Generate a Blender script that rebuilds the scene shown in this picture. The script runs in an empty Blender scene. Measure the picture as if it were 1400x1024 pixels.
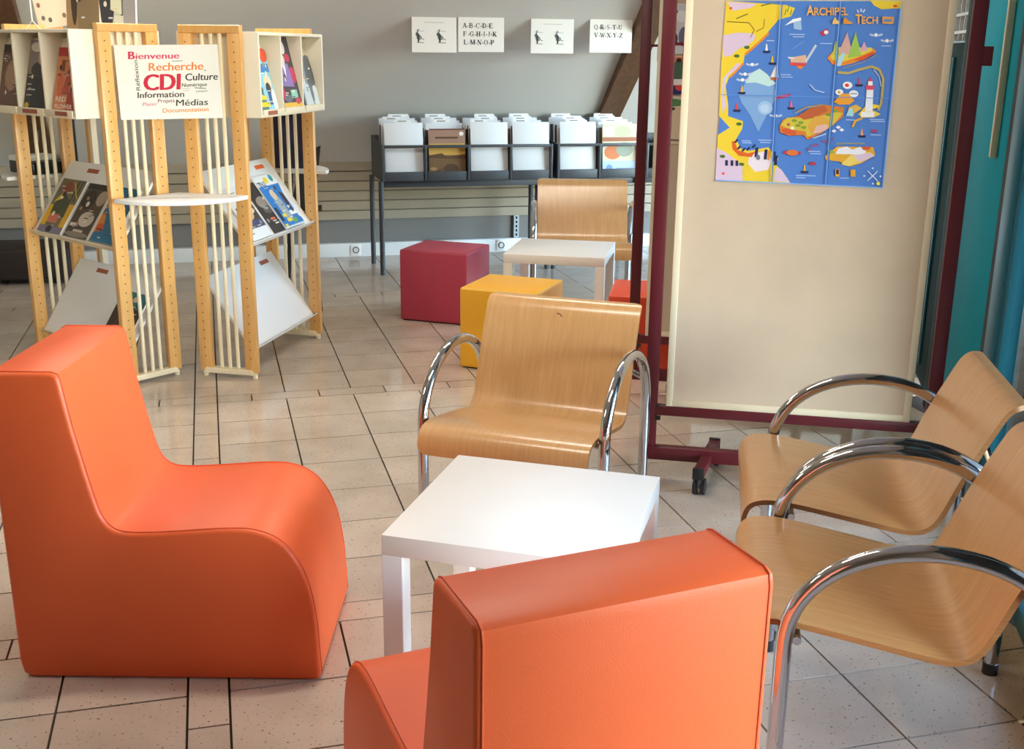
import bpy, bmesh, math, random
from mathutils import Vector, Matrix
C = bpy.context.scene.collection
S = bpy.context.scene
R = math.radians
rnd = random.Random(7)

# ------------------------------------------------------------------ camera
F_PX, PITCH, ROLL, CAM_H = 1534.5, 0.280626, -0.011303, 1.5045
cd = bpy.data.cameras.new('camera'); cam = bpy.data.objects.new('camera', cd); C.objects.link(cam)
cd.sensor_fit = 'HORIZONTAL'; cd.sensor_width = 36.0; cd.lens = 36.0 * F_PX / 1400.0
cd.clip_start = 0.05; cd.clip_end = 200
cam.matrix_world = (Matrix.Translation((0, 0, CAM_H)) @ Matrix.Rotation(R(90) - PITCH, 4, 'X') @ Matrix.Rotation(-ROLL, 4, 'Z'))
S.camera = cam
# ------------------------------------------------------------------ world, exposure
S.view_settings.view_transform = 'Standard'
S.view_settings.look = 'None'
S.view_settings.gamma = 1.0
S.view_settings.use_curve_mapping = False
S.view_settings.exposure = 0.0
wd = bpy.data.worlds.new('sky'); S.world = wd; wd.use_nodes = True
wn = wd.node_tree.nodes; wl = wd.node_tree.links
sky = wn.new('ShaderNodeTexSky'); sky.sky_type = 'NISHITA'; sky.sun_disc = False
sky.sun_elevation = R(42); sky.sun_rotation = R(150); sky.altitude = 200; sky.air_density = 1.0; sky.dust_density = 1.5
bg = wn['Background']; bg.inputs['Strength'].default_value = 4.0
wl.new(sky.outputs['Color'], bg.inputs['Color'])
S.cycles.max_bounces = 8; S.cycles.diffuse_bounces = 5; S.cycles.glossy_bounces = 4; S.cycles.transparent_max_bounces = 8
S.cycles.caustics_reflective = False; S.cycles.caustics_refractive = False
S.cycles.sample_clamp_indirect = 6.0
LAMP_W = 24.0

# ------------------------------------------------------------------ materials
def lin(c):
    c /= 255.0
    return c / 12.92 if c <= 0.04045 else ((c + 0.055) / 1.055) ** 2.4
def hexc(h):
    return (lin(int(h[0:2], 16)), lin(int(h[2:4], 16)), lin(int(h[4:6], 16)), 1)
MATS = {}
def mat(name, h, rough=0.5, metal=0.0, spec=0.5, var=0.0, scale=8.0, bump=0.0, bscale=200.0, coat=0.0, emit=0.0, stretch=None):
    if name in MATS: return MATS[name]
    m = bpy.data.materials.new(name); m.use_nodes = True; MATS[name] = m
    n = m.node_tree.nodes; l = m.node_tree.links; b = n['Principled BSDF']
    c = hexc(h); b.inputs['Base Color'].default_value = c; b.inputs['Roughness'].default_value = rough
    b.inputs['Metallic'].default_value = metal; b.inputs['Specular IOR Level'].default_value = spec
    b.inputs['Coat Weight'].default_value = coat; b.inputs['Coat Roughness'].default_value = 0.15
    if emit > 0:
        b.inputs['Emission Color'].default_value = c; b.inputs['Emission Strength'].default_value = emit
    if var > 0:
        tc = n.new('ShaderNodeTexCoord'); no = n.new('ShaderNodeTexNoise'); no.inputs['Scale'].default_value = scale; no.inputs['Detail'].default_value = 5
        if stretch:
            mp = n.new('ShaderNodeMapping'); mp.inputs['Scale'].default_value = stretch
            l.new(tc.outputs['Object'], mp.inputs['Vector']); l.new(mp.outputs['Vector'], no.inputs['Vector'])
        else:
            l.new(tc.outputs['Object'], no.inputs['Vector'])
        rp = n.new('ShaderNodeValToRGB')
        rp.color_ramp.elements[0].position = 0.3; rp.color_ramp.elements[1].position = 0.7
        rp.color_ramp.elements[0].color = tuple(max(0, x * (1 - var)) for x in c[:3]) + (1,)
        rp.color_ramp.elements[1].color = tuple(min(1, x * (1 + var)) for x in c[:3]) + (1,)
        l.new(no.outputs['Fac'], rp.inputs['Fac']); l.new(rp.outputs['Color'], b.inputs['Base Color'])
    if bump > 0:
        tc2 = n.new('ShaderNodeTexCoord'); nb = n.new('ShaderNodeTexNoise'); nb.inputs['Scale'].default_value = bscale; nb.inputs['Detail'].default_value = 3
        l.new(tc2.outputs['Object'], nb.inputs['Vector'])
        bp = n.new('ShaderNodeBump'); bp.inputs['Strength'].default_value = bump; bp.inputs['Distance'].default_value = 0.002
        l.new(nb.outputs['Fac'], bp.inputs['Height']); l.new(bp.outputs['Normal'], b.inputs['Normal'])
    return m
def ink(h): return mat('ink_' + h, h, 0.45, spec=0.4)

M_ORANGE = mat('orange_vinyl', 'EA6434', 0.42, spec=0.4, var=0.03, scale=3, bump=0.12, bscale=350)
M_ORANGE_SEAM = mat('orange_seam', 'DA562A', 0.5)
M_REDV = mat('red_orange_vinyl', 'DE4A2C', 0.42, var=0.03, bump=0.1, bscale=350)
M_CRIM = mat('crimson_vinyl', 'B43C54', 0.45, var=0.04, scale=4, bump=0.1, bscale=350)
M_CRIM_SEAM = mat('crimson_seam', '8C2230', 0.5)
M_YEL = mat('yellow_vinyl', 'F5B528', 0.42, var=0.03, scale=4, bump=0.1, bscale=350)
M_YEL_SEAM = mat('yellow_seam', 'F0D070', 0.4)
M_BASE = mat('black_base', '1A1614', 0.7)
M_WHITE = mat('white_laminate', 'EEEEEC', 0.35, var=0.01)
M_CHROME = mat('chrome', 'C9CACC', 0.07, metal=1.0)
M_STEEL = mat('brushed_steel', '9A9C9E', 0.3, metal=1.0)
M_BLACK = mat('black_plastic', '17171A', 0.45)
M_BORD = mat('burgundy_paint', '581521', 0.4, var=0.05, scale=6, bump=0.05)
M_FABRIC = mat('beige_fabric', 'CEBCA6', 0.9, var=0.06, scale=4, bump=0.35, bscale=500)
M_CREAM = mat('cream_trim', 'E6DCC2', 0.5)
M_CREAMBOX = mat('cream_laminate', 'F1EAD8', 0.45, var=0.01)
M_SHELF = mat('white_shelf', 'E9ECEE', 0.4)
M_DKGREY = mat('dark_grey_metal', '3A3F45', 0.5, var=0.06, scale=10)
M_SLAT = mat('slat_laminate', 'A89E8C', 0.5, var=0.04, scale=3)
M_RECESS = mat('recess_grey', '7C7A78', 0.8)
M_TRUNK = mat('white_trunking', 'E4E8EA', 0.4)
M_BRACK = mat('bracket_steel', 'AEB9C2', 0.4, metal=0.3)
M_WALL = mat('wall_paint', 'D6D5D0', 0.85, var=0.02, scale=1.5, bump=0.1, bscale=60)
M_WALLW = mat('wall_paint_light', 'C9C3B8', 0.9)
M_CEIL = mat('ceiling_paint', 'E4E1DA', 0.9)
M_RAFT = mat('brown_timber', '6A4B32', 0.6, var=0.18, scale=6, stretch=(6, 1, 6), bump=0.1, bscale=40)
M_TEAL = mat('teal_paint', '0C9AB0', 0.6, spec=0.12, var=0.04, scale=2)
M_TEALD = mat('teal_dark', '0C2E30', 0.6, spec=0.15)
M_TEALF = mat('teal_frame', '1F6478', 0.35, spec=0.3)
M_RUBBER = mat('black_gasket', '101214', 0.6)
M_PAPER = mat('white_paper', 'F4F3EF', 0.75)
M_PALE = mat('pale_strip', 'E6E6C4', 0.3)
M_BROWNL = mat('brown_label', 'A0533A', 0.5)
M_ORANGEL = mat('orange_label', 'EC6A2E', 0.5)
M_DBROWN = mat('dark_brown_leatherette', '241712', 0.7)
M_PAVE = mat('pavement_concrete', '8E9AA6', 0.9, var=0.12, scale=12, bump=0.3, bscale=30)

def wood(name, h1, h2, axis=(1.2, 14, 1.2), rough=0.35, coat=0.3, s=4.0):
    m = bpy.data.materials.new(name); m.use_nodes = True
    n = m.node_tree.nodes; l = m.node_tree.links; b = n['Principled BSDF']
    b.inputs['Roughness'].default_value = rough; b.inputs['Coat Weight'].default_value = coat; b.inputs['Coat Roughness'].default_value = 0.2
    tc = n.new('ShaderNodeTexCoord'); mp = n.new('ShaderNodeMapping'); mp.inputs['Scale'].default_value = axis
    no = n.new('ShaderNodeTexNoise'); no.inputs['Scale'].default_value = s; no.inputs['Detail'].default_value = 8; no.inputs['Roughness'].default_value = 0.65
    rp = n.new('ShaderNodeValToRGB'); rp.color_ramp.elements[0].position = 0.3; rp.color_ramp.elements[1].position = 0.72
    rp.color_ramp.elements[0].color = hexc(h1); rp.color_ramp.elements[1].color = hexc(h2)
    l.new(tc.outputs['Object'], mp.inputs['Vector']); l.new(mp.outputs['Vector'], no.inputs['Vector']); l.new(no.outputs['Fac'], rp.inputs['Fac']); l.new(rp.outputs['Color'], b.inputs['Base Color'])
    return m
M_BEECH = wood('beech_veneer', 'BF8E56', 'CFA06A', (22, 1.5, 1.5), 0.3, 0.6)
M_PLYEDGE = wood('ply_edge', '8A5A30', 'A97442', (2, 2, 60), 0.5, 0.0)
M_PINE = wood('pine_varnish', 'D9A056', 'EBBB78', (14, 14, 1.0), 0.4, 0.25, 3.0)
M_ROD = wood('pale_rod_wood', 'E8D8B6', 'F3E8CC', (14, 14, 1.0), 0.45, 0.1, 3.0)

def tile_mat():
    m = bpy.data.materials.new('floor_tile'); m.use_nodes = True
    n = m.node_tree.nodes; l = m.node_tree.links; b = n['Principled BSDF']
    b.inputs['Roughness'].default_value = 0.2; b.inputs['Specular IOR Level'].default_value = 0.5
    ge = n.new('ShaderNodeNewGeometry'); oi = n.new('ShaderNodeObjectInfo')
    no = n.new('ShaderNodeTexNoise'); no.inputs['Scale'].default_value = 5; no.inputs['Detail'].default_value = 6
    l.new(ge.outputs['Position'], no.inputs['Vector'])
    rp = n.new('ShaderNodeValToRGB'); rp.color_ramp.elements[0].position = 0.3; rp.color_ramp.elements[1].position = 0.75
    rp.color_ramp.elements[0].color = hexc('BAAB9C'); rp.color_ramp.elements[1].color = hexc('CCBEAF')
    l.new(no.outputs['Fac'], rp.inputs['Fac'])
    # random shade per tile
    hs = n.new('ShaderNodeHueSaturation'); mr = n.new('ShaderNodeMapRange'); mr.inputs['To Min'].default_value = 0.93; mr.inputs['To Max'].default_value = 1.06
    l.new(oi.outputs['Random'], mr.inputs['Value']); l.new(mr.outputs['Result'], hs.inputs['Value']); l.new(rp.outputs['Color'], hs.inputs['Color'])
    # dark mineral specks
    sp = n.new('ShaderNodeTexNoise'); sp.inputs['Scale'].default_value = 120; sp.inputs['Detail'].default_value = 2
    l.new(ge.outputs['Position'], sp.inputs['Vector'])
    r2 = n.new('ShaderNodeValToRGB'); r2.color_ramp.elements[0].position = 0.66; r2.color_ramp.elements[1].position = 0.70
    l.new(sp.outputs['Fac'], r2.inputs['Fac'])
    mx = n.new('ShaderNodeMix'); mx.data_type = 'RGBA'; mx.inputs['B'].default_value = hexc('6E5A4C')
    l.new(r2.outputs['Color'], mx.inputs['Factor']); l.new(hs.outputs['Color'], mx.inputs['A']); l.new(mx.outputs['Result'], b.inputs['Base Color'])
    ro = n.new('ShaderNodeMapRange'); ro.inputs['To Min'].default_value = 0.05; ro.inputs['To Max'].default_value = 0.13
    l.new(no.outputs['Fac'], ro.inputs['Value']); l.new(ro.outputs['Result'], b.inputs['Roughness'])
    return m
M_TILE = tile_mat()
M_GROUT = mat('dark_grout', '33291F', 0.9)

def glass_mat():
    m = bpy.data.materials.new('window_glass'); m.use_nodes = True
    n = m.node_tree.nodes; l = m.node_tree.links; n.remove(n['Principled BSDF']); out = n['Material Output']
    t = n.new('ShaderNodeBsdfTransparent'); t.inputs['Color'].default_value = (0.86, 0.93, 0.95, 1)
    g = n.new('ShaderNodeBsdfGlossy'); g.inputs['Roughness'].default_value = 0.02
    f = n.new('ShaderNodeFresnel'); f.inputs['IOR'].default_value = 1.35
    mx = n.new('ShaderNodeMixShader'); l.new(f.outputs['Fac'], mx.inputs['Fac']); l.new(t.outputs['BSDF'], mx.inputs[1]); l.new(g.outputs['BSDF'], mx.inputs[2])
    l.new(mx.outputs['Shader'], out.inputs['Surface'])
    return m
M_GLASS = glass_mat()

# ------------------------------------------------------------------ helpers
def thing(name, label, cat, loc=(0, 0, 0), rotz=0.0, group=None, mw=None):
    o = bpy.data.objects.new(name, None); C.objects.link(o); o.empty_display_size = 0.1
    if mw is not None: o.matrix_world = mw
    else: o.location = loc; o.rotation_euler = (0, 0, rotz)
    o['label'] = label; o['category'] = cat
    if group: o['group'] = group
    return o
def tag(o, label, cat, group=None):
    o['label'] = label; o['category'] = cat
    if group: o['group'] = group
    return o
class MB:
    def __init__(s): s.bm = bmesh.new()
    def _new(s, f):
        n0 = len(s.bm.verts); f(); s.bm.verts.ensure_lookup_table(); return s.bm.verts[n0:]
    def box(s, x0, x1, y0, y1, z0, z1, bev=0.0, seg=2, m=None, mi=0):
        b2 = bmesh.new()
        bmesh.ops.create_cube(b2, size=1.0)
        for v in b2.verts:
            v.co = Vector((x0 + (v.co.x + .5) * (x1 - x0), y0 + (v.co.y + .5) * (y1 - y0), z0 + (v.co.z + .5) * (z1 - z0)))
        if bev > 0: bmesh.ops.bevel(b2, geom=list(b2.edges), offset=bev, segments=seg, affect='EDGES', profile=0.5)
        s._merge(b2, m, mi); return s
    def _merge(s, b2, m=None, mi=0):
        if m is not None: bmesh.ops.transform(b2, matrix=m, verts=b2.verts)
        vm = {v: s.bm.verts.new(v.co) for v in b2.verts}
        for f in b2.faces:
            try: nf = s.bm.faces.new([vm[v] for v in f.verts]); nf.material_index = mi if mi else f.material_index
            except ValueError: pass
        b2.free()
    def prism(s, prof, axis, a0, a1, bev=0.0, seg=2, m=None):
        """extrude a 2D outline. axis 'x': prof=(y,z); 'y': prof=(x,z); 'z': prof=(x,y)"""
        b2 = bmesh.new()
        def P(p, a):
            return {'x': (a, p[0], p[1]), 'y': (p[0], a, p[1]), 'z': (p[0], p[1], a)}[axis]
        A = [b2.verts.new(P(p, a0)) for p in prof]; B = [b2.verts.new(P(p, a1)) for p in prof]
        n = len(prof)
        fa = b2.faces.new(A); fb = b2.faces.new(B[::-1])
        for i in range(n): b2.faces.new([A[i], B[i], B[(i + 1) % n], A[(i + 1) % n]])
        bmesh.ops.recalc_face_normals(b2, faces=b2.faces)
        if bev > 0:
            es = list(set(list(fa.edges) + list(fb.edges)))
            bmesh.ops.bevel(b2, geom=es, offset=bev, segments=seg, affect='EDGES', profile=0.5)
        s._merge(b2, m); return s
    def tube(s, pts, r, n=10, closed=False):
        pts = [Vector(p) for p in pts]; rings = []; N = len(pts)
        up = None
        for i, p in enumerate(pts):
            if closed: t = (pts[(i + 1) % N] - pts[i - 1]).normalized()
            else: t = (pts[min(i + 1, N - 1)] - pts[max(i - 1, 0)]).normalized()
            if up is None:
                up = Vector((0, 0, 1)) if abs(t.z) < 0.9 else Vector((1, 0, 0))
            sx = t.cross(up).normalized(); up = sx.cross(t).normalized()
            rr = r[i] if isinstance(r, (list, tuple)) else r
            rings.append([s.bm.verts.new(p + (sx * math.cos(a) + up * math.sin(a)) * rr) for a in [2 * math.pi * k / n for k in range(n)]])
        for i in range(N if closed else N - 1):
            a, b = rings[i], rings[(i + 1) % N]
            for k in range(n): s.bm.faces.new([a[k], a[(k + 1) % n], b[(k + 1) % n], b[k]])
        if not closed:
            s.bm.faces.new(rings[0][::-1]); s.bm.faces.new(rings[-1])
        return s
    def cyl(s, p0, p1, r, n=12): return s.tube([p0, p1], r, n)
    def poly(s, vs, mi=0):
        f = s.bm.faces.new([s.bm.verts.new(v) for v in vs]); f.material_index = mi; return s
    def build(s, name, m, parent=None, smooth=True, ang=32, kind=None, recalc=True):
        if recalc: bmesh.ops.recalc_face_normals(s.bm, faces=s.bm.faces)
        me = bpy.data.meshes.new(name); s.bm.to_mesh(me); s.bm.free()
        for q in (m if isinstance(m, (list, tuple)) else [m]): me.materials.append(q)
        if smooth and len(me.polygons):
            me.polygons.foreach_set('use_smooth', [True] * len(me.polygons)); me.set_sharp_from_angle(angle=R(ang))
        o = bpy.data.objects.new(name, me); C.objects.link(o)
        if parent is not None: o.parent = parent
        if kind: o['kind'] = kind
        return o
def copy_tree(o, parent=None):
    c = o.copy(); C.objects.link(c)
    if parent is not None: c.parent = parent
    for ch in list(o.children): copy_tree(ch, c)
    return c
def smooth_path(P, it=2):
    P = [tuple(p) for p in P]
    for _ in range(it):
        Q = [P[0]]
        for a, b in zip(P[:-1], P[1:]):
            Q.append(tuple(a[i] * .75 + b[i] * .25 for i in range(len(a)))); Q.append(tuple(a[i] * .25 + b[i] * .75 for i in range(len(a))))
        Q.append(P[-1]); P = Q
    return P

# flat print: coloured outlines and lettering on a sheet, in sheet coordinates (x right, y up, z out)
TXT = {}
def text_mesh(t, bold=0.0):
    k = (t, bold)
    if k in TXT: return TXT[k]
    cu = bpy.data.curves.new('lettering', 'FONT'); cu.body = t; cu.size = 1.0; cu.resolution_u = 3; cu.offset = bold; cu.fill_mode = 'FRONT'
    o = bpy.data.objects.new('lettering', cu); C.objects.link(o)
    dg = bpy.context.evaluated_depsgraph_get(); me = o.evaluated_get(dg).to_mesh()
    V = [(v.co.x, v.co.y) for v in me.vertices]; Fc = [tuple(p.vertices) for p in me.polygons]
    o.evaluated_get(dg).to_mesh_clear(); bpy.data.objects.remove(o); bpy.data.curves.remove(cu)
    xs = [v[0] for v in V] or [0]; x0, x1 = min(xs), max(xs)
    TXT[k] = ([((x - x0) / max(1e-6, x1 - x0), y / 0.73) for x, y in V], Fc)
    return TXT[k]
class Print:
    def __init__(s, w, h, fmap=None, z0=0.0006): s.v = []; s.f = []; s.mi = []; s.cols = []; s.z = z0; s.w = w; s.h = h; s.fmap = fmap or (lambda x, y: (x * w, y * h))
    def _m(s, c):
        if c not in s.cols: s.cols.append(c)
        return s.cols.index(c)
    def P(s, pts, col):
        b = len(s.v); s.v += [(*s.fmap(*p), s.z) for p in pts]; s.f.append(tuple(range(b, b + len(pts)))); s.mi.append(s._m(col)); s.z += 2.5e-5; return s
    def rect(s, x0, y0, x1, y1, col): return s.P([(x0, y0), (x1, y0), (x1, y1), (x0, y1)], col)
    def ell(s, cx, cy, rx, ry, col, n=18): return s.P([(cx + rx * math.cos(2 * math.pi * k / n), cy + ry * math.sin(2 * math.pi * k / n)) for k in range(n)], col)
    def line(s, pts, wd, col):
        for a, b in zip(pts[:-1], pts[1:]):
            dx, dy = b[0] - a[0], b[1] - a[1]; L = math.hypot(dx, dy) or 1; nx, ny = -dy / L * wd / 2, dx / L * wd / 2
            s.P([(a[0] + nx, a[1] + ny), (a[0] - nx, a[1] - ny), (b[0] - nx, b[1] - ny), (b[0] + nx, b[1] + ny)], col)
        return s
    def text(s, t, p0, p1, cap, col, bold=0.0):
        """baseline from p0 to p1 (sheet units of fmap), cap height vector cap"""
        V, Fc = text_mesh(t, bold); b = len(s.v)
        for u, v in V: s.v.append((*s.fmap(p0[0] + (p1[0] - p0[0]) * u + cap[0] * v, p0[1] + (p1[1] - p0[1]) * u + cap[1] * v), s.z))
        for f in Fc: s.f.append(tuple(b + i for i in f)); s.mi.append(s._m(col))
        s.z += 2.5e-5; return s
    def heavy(s, t, p0, p1, cap, col, d):
        for k in (-1, 0, 1): s.text(t, (p0[0] + k * d, p0[1]), (p1[0] + k * d, p1[1]), cap, col)
        return s
    def build(s, name, parent):
        me = bpy.data.meshes.new(name); me.from_pydata(s.v, [], s.f)
        for c in s.cols: me.materials.append(ink(c))
        me.polygons.foreach_set('material_index', s.mi); me.update()
        bm = bmesh.new(); bm.from_mesh(me)
        for f in bm.faces:
            f.normal_update()
            if f.normal.z < 0: f.normal_flip()
        bm.to_mesh(me); bm.free()
        o = bpy.data.objects.new(name, me); C.objects.link(o); o.parent = parent
        return o
def frame_mw(origin, ex, ey):
    """matrix with x along ex, y along ey (both world), z = ex x ey"""
    ex = Vector(ex).normalized(); ey = Vector(ey); ey = (ey - ex * ey.dot(ex)).normalized(); ez = ex.cross(ey)
    m = Matrix((ex, ey, ez)).transposed().to_4x4(); m.translation = Vector(origin); return m

# ------------------------------------------------------------------ the setting
TH = 0.261808; GO = Vector((-1.391487, 4.691583)); TW, TL, SW, SR = 0.29932, 0.28555, 0.09734, 0.104
E1 = Vector((math.cos(TH), math.sin(TH))); E2 = Vector((-math.sin(TH), math.cos(TH)))
FA_O = Vector((1.75, 4.2)); FA_A = R(77); FA_D = Vector((math.cos(FA_A), math.sin(FA_A)))
BW_O = Vector((-0.88, 8.513)); BW_A = R(15)
CEIL = 2.7
def struct(o): o['kind'] = 'structure'; return o
# facade / back wall intersection
fl = struct(MB().box(-6.2, 6.0, -4.0, 9.6, -0.16, -0.012).build('floor', M_GROUT, smooth=False))
def tile_box(dx, dy):
    m = MB(); g = 0.0029
    m.box(g, dx - g, g, dy - g, -0.012, 0.0)
    o = m.build('tile', M_TILE, fl, smooth=False); return o
TPROTO = {}
def row_bounds(k):
    """k-th row going towards the camera from the strip at 0; returns list of (y0,y1,is_strip)"""
rows = []   # (start, end, strip?) measured along -E2 from GO
P_ = 7 * TL + SR
for blk in range(-3, 4):
    b = blk * P_
    rows.append((b - SR, b, True))
    for k in range(7): rows.append((b + k * TL, b + (k + 1) * TL, False))
cols = [(0.0, SW, True)] + [(SW + i * TW, SW + (i + 1) * TW, False) for i in range(0, 16)] + [(-(i + 1) * TW, -i * TW, False) for i in range(0, 18)]
cand = []
def in_room(p):
    q = p - FA_O
    if q.x * FA_D.y - q.y * FA_D.x > 0.02: return False     # beyond the facade
    d = p - BW_O
    if d.dot(Vector((-math.sin(BW_A), math.cos(BW_A)))) > 0.12: return False
    return -5.6 < p.x and p.y > -3.6
def add_tile(a0, a1, r0, r1):
    org = GO + E1 * a0 - E2 * r1
    ctr = GO + E1 * (a0 + a1) / 2 - E2 * (r0 + r1) / 2
    if in_room(ctr): cand.append((org, a1 - a0, r1 - r0, ctr))
for (r0, r1, st) in rows:
    for (a0, a1, cs) in cols:
        if cs and not st: continue
        if st and cs: add_tile(a0, a1, r0, r1); continue
        if st:
            sh = TW / 2 if a0 >= 0 else TW / 2
            lo = a0 + (sh if a0 > SW + 0.01 or a0 < 0 else 0)
            if a0 >= 0:
                if abs(a0 - SW) < 1e-6: add_tile(SW, SW + TW / 2, r0, r1)
                add_tile(a0 + TW / 2, a1 + TW / 2, r0, r1)
            else:
                if abs(a1) < 1e-6: add_tile(-TW / 2, 0, r0, r1)
                add_tile(a0 - TW / 2, a1 - TW / 2, r0, r1)
        else: add_tile(a0, a1, r0, r1)
for blk in range(-3, 4):         # narrow column: half-offset tiles
    b = blk * P_
    add_tile(0, SW, b, b + TL / 2)
    for k in range(6): add_tile(0, SW, b + TL / 2 + k * TL, b + TL / 2 + (k + 1) * TL)
    add_tile(0, SW, b + 6.5 * TL, b + 7 * TL)
def view_key(c):
    x, y = c.x, c.y; cp, sp = math.cos(PITCH), math.sin(PITCH)
    d = y * cp + CAM_H * sp
    if d <= 0.3: return 99
    u = 700 + F_PX * x / d; v = 512 + F_PX * (CAM_H * cp - y * sp) / d
    return d if (-60 < u < 1460 and 330 < v < 1120) else 50 + d
cand.sort(key=lambda t: view_key(t[3]))
rest = MB()
for i, (org, dx, dy, ctr) in enumerate(cand):
    if i < 300:
        key = (round(dx, 4), round(dy, 4))
        if key not in TPROTO: o = TPROTO[key] = tile_box(dx, dy)
        else: o = TPROTO[key].copy(); C.objects.link(o); o.parent = fl
        o.location = (org.x, org.y, rnd.uniform(-0.0006, 0.0)); o.rotation_euler = (0, 0, TH)
    else:
        g = 0.0029
        rest.box(g, dx - g, g, dy - g, -0.012, 0.0, m=Matrix.Translation((org.x, org.y, 0)) @ Matrix.Rotation(TH, 4, 'Z'))
rest.build('farther_tiles', M_TILE, fl, smooth=False, kind='stuff')

# back wall: low upright part with boards, then the slope of the attic roof (local x along the wall, y outwards)
def bw(name, mb, m, **k):
    o = mb.build(name, m, **k); o.location = (BW_O.x, BW_O.y, 0); o.rotation_euler = (0, 0, BW_A); return o
KS = 1.1
wall_back = struct(bw('wall_back', MB().box(-5.0, 4.2, 0.02, 0.2, -0.05, 0.72), M_RECESS, smooth=False))
SLOPE = [(0.0, 0.70), (-(CEIL + 0.1 - 0.70) * KS, CEIL + 0.1), (-(CEIL + 0.1 - 0.70) * KS + 0.15, CEIL + 0.25), (0.2, 0.70)]
struct(bw('wall_attic_slope', MB().prism(SLOPE, 'x', -5.0, 4.2), M_WALL, smooth=False))
for i in range(6):
    z0 = 0.275 + i * 0.0725
    b = MB().box(-4.6, 4.2, -0.006 - (i % 2) * 0.001, 0.02, z0, z0 + 0.066, bev=0.002, seg=1).build('board', M_SLAT, wall_back)
for s in (-1.25 + 0.03 - 0.35 + 0.95 - 0.5, 0.93):
    up = MB().box(s - 0.02, s + 0.02, -0.012, 0.02, 0.10, 0.275).build('bracket_upright', M_BRACK, wall_back)
    hm = MB()
    for k in range(5): hm.box(s - 0.007, s + 0.007, -0.0135, -0.011, 0.115 + k * 0.033, 0.135 + k * 0.033)
    hm.build('slot_holes', M_RUBBER, up, smooth=False, kind='stuff')
bb = struct(bw('baseboard_back', MB().box(-5.0, 4.2, -0.045, 0.02, 0.0, 0.102, bev=0.004), M_TRUNK))
for s, in ((0.80,), (-0.33,)):
    so = MB().box(s - 0.04, s + 0.04, -0.052, -0.044, 0.012, 0.092, bev=0.003).build('socket', M_WHITE, bb)
    MB().tube([(s + 0.022 * math.cos(t), -0.0535, 0.052 + 0.022 * math.sin(t)) for t in [k * math.pi / 8 for k in range(16)]], 0.0035, 6, True).build('socket_ring', M_DKGREY, so)
for s in (-2.46, 1.516):
    rf = MB().prism([(y, z) for y, z in ((-0.03, 0.74), (-0.15, 0.80), (-(CEIL - 0.58) * KS - 0.1, CEIL + 0.02), (-(CEIL - 0.70) * KS + 0.05, CEIL + 0.08))], 'x', s - 0.085, s + 0.085, bev=0.004, seg=1)
    o = struct(bw('rafter', rf, M_RAFT))
    bo = MB().cyl((s + 0.02, -0.39, 0.965), (s + 0.02, -0.46, 0.90), 0.016, 10).build('bolt', M_STEEL, o)
struct(MB().box(-6.2, 6.0, -4.0, 9.6, CEIL, CEIL + 0.12).build('ceiling', M_CEIL, smooth=False))
struct(MB().box(-6.0, -5.7, -4.0, 9.6, -0.05, CEIL).build('wall_left', M_WALLW, smooth=False))
struct(MB().box(-6.0, 3.0, -4.0, -3.7, -0.05, CEIL).build('wall_behind', M_WALLW, smooth=False))

# right facade (local x along facade away from camera, y inwards)
def fa(name, mb, m, **k):
    o = mb.build(name, m, **k); o.location = (FA_O.x, FA_O.y, 0); o.rotation_euler = (0, 0, FA_A); return o
dr = struct(fa('door_1', MB().box(-0.475, 0.47, -0.03, 0.03, 0.02, 2.02, bev=0.004), M_TEAL))
MB().box(-0.325, -0.30, 0.03, 0.055, 1.17, 1.95, bev=0.006).build('reflection_bar', M_PALE, dr)  # pale raised bar: reflected glow on the door, put into its colour
MB().box(-0.490, -0.475, -0.03, 0.032, 0.0, 2.02).build('gasket', M_RUBBER, dr)
struct(fa('trim_1', MB().box(-0.735, -0.565, -0.05, 0.04, 0.0, CEIL, bev=0.01), M_TEALF))
struct(fa('trim_2', MB().box(-0.565, -0.49, -0.045, 0.034, 0.0, CEIL), M_RUBBER))
struct(fa('trim_3', MB().box(0.47, 0.60, -0.05, 0.05, 0.0, CEIL, bev=0.01), M_TEALD))
tr4 = struct(fa('trim_4', MB().box(-0.49, 0.48, -0.05, 0.05, 2.02, 2.09), M_TEALF))
MB().box(-0.49, 0.48, -0.004, 0.004, 2.09, CEIL).build('glass_pane', M_GLASS, tr4, smooth=False)  # unseen pane above the door, added for sky light and seat reflections
def window(n, s0, s1, fm, muntins=0, zb=0.06):
    w = MB(); f = 0.05
    w.box(s0, s1, -0.03, 0.03, 0.0, zb, bev=0.004).box(s0, s1, -0.03, 0.03, CEIL - 0.08, CEIL, bev=0.004)
    w.box(s0, s0 + f, -0.03, 0.03, zb, CEIL - 0.08, bev=0.004).box(s1 - f, s1, -0.03, 0.03, zb, CEIL - 0.08, bev=0.004)
    o = struct(fa('window_%d' % n, w, fm))
    MB().box(s0 + f, s1 - f, -0.004, 0.004, zb, CEIL - 0.08).build('glass_pane', M_GLASS, o, smooth=False)
    if muntins:
        for k in range(muntins):
            z = 1.60 + k * 0.075
            MB().box(s0 + f, s1 - f, 0.004, 0.016, z, z + 0.012).build('glazing_bar', M_TRUNK, o, smooth=False)
        for k in range(1, 6):
            x = s0 + f + (s1 - s0 - 2 * f) * k / 6
            MB().box(x - 0.006, x + 0.006, 0.004, 0.016, 1.60, CEIL - 0.1).build('glazing_bar', M_TRUNK, o, smooth=False)
        MB().box(s0 + f, s1 - f, -0.02, 0.02, 1.44, 1.54).build('transom', M_TEALD, o)
    return o
window(1, -2.2, -0.735, M_TEALF); window(2, -3.7, -2.2, M_TEALF); 
struct(fa('wall_right', MB().box(-8.4, -3.7, -0.12, 0.03, -0.05, CEIL), M_WALLW, smooth=False))
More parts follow.
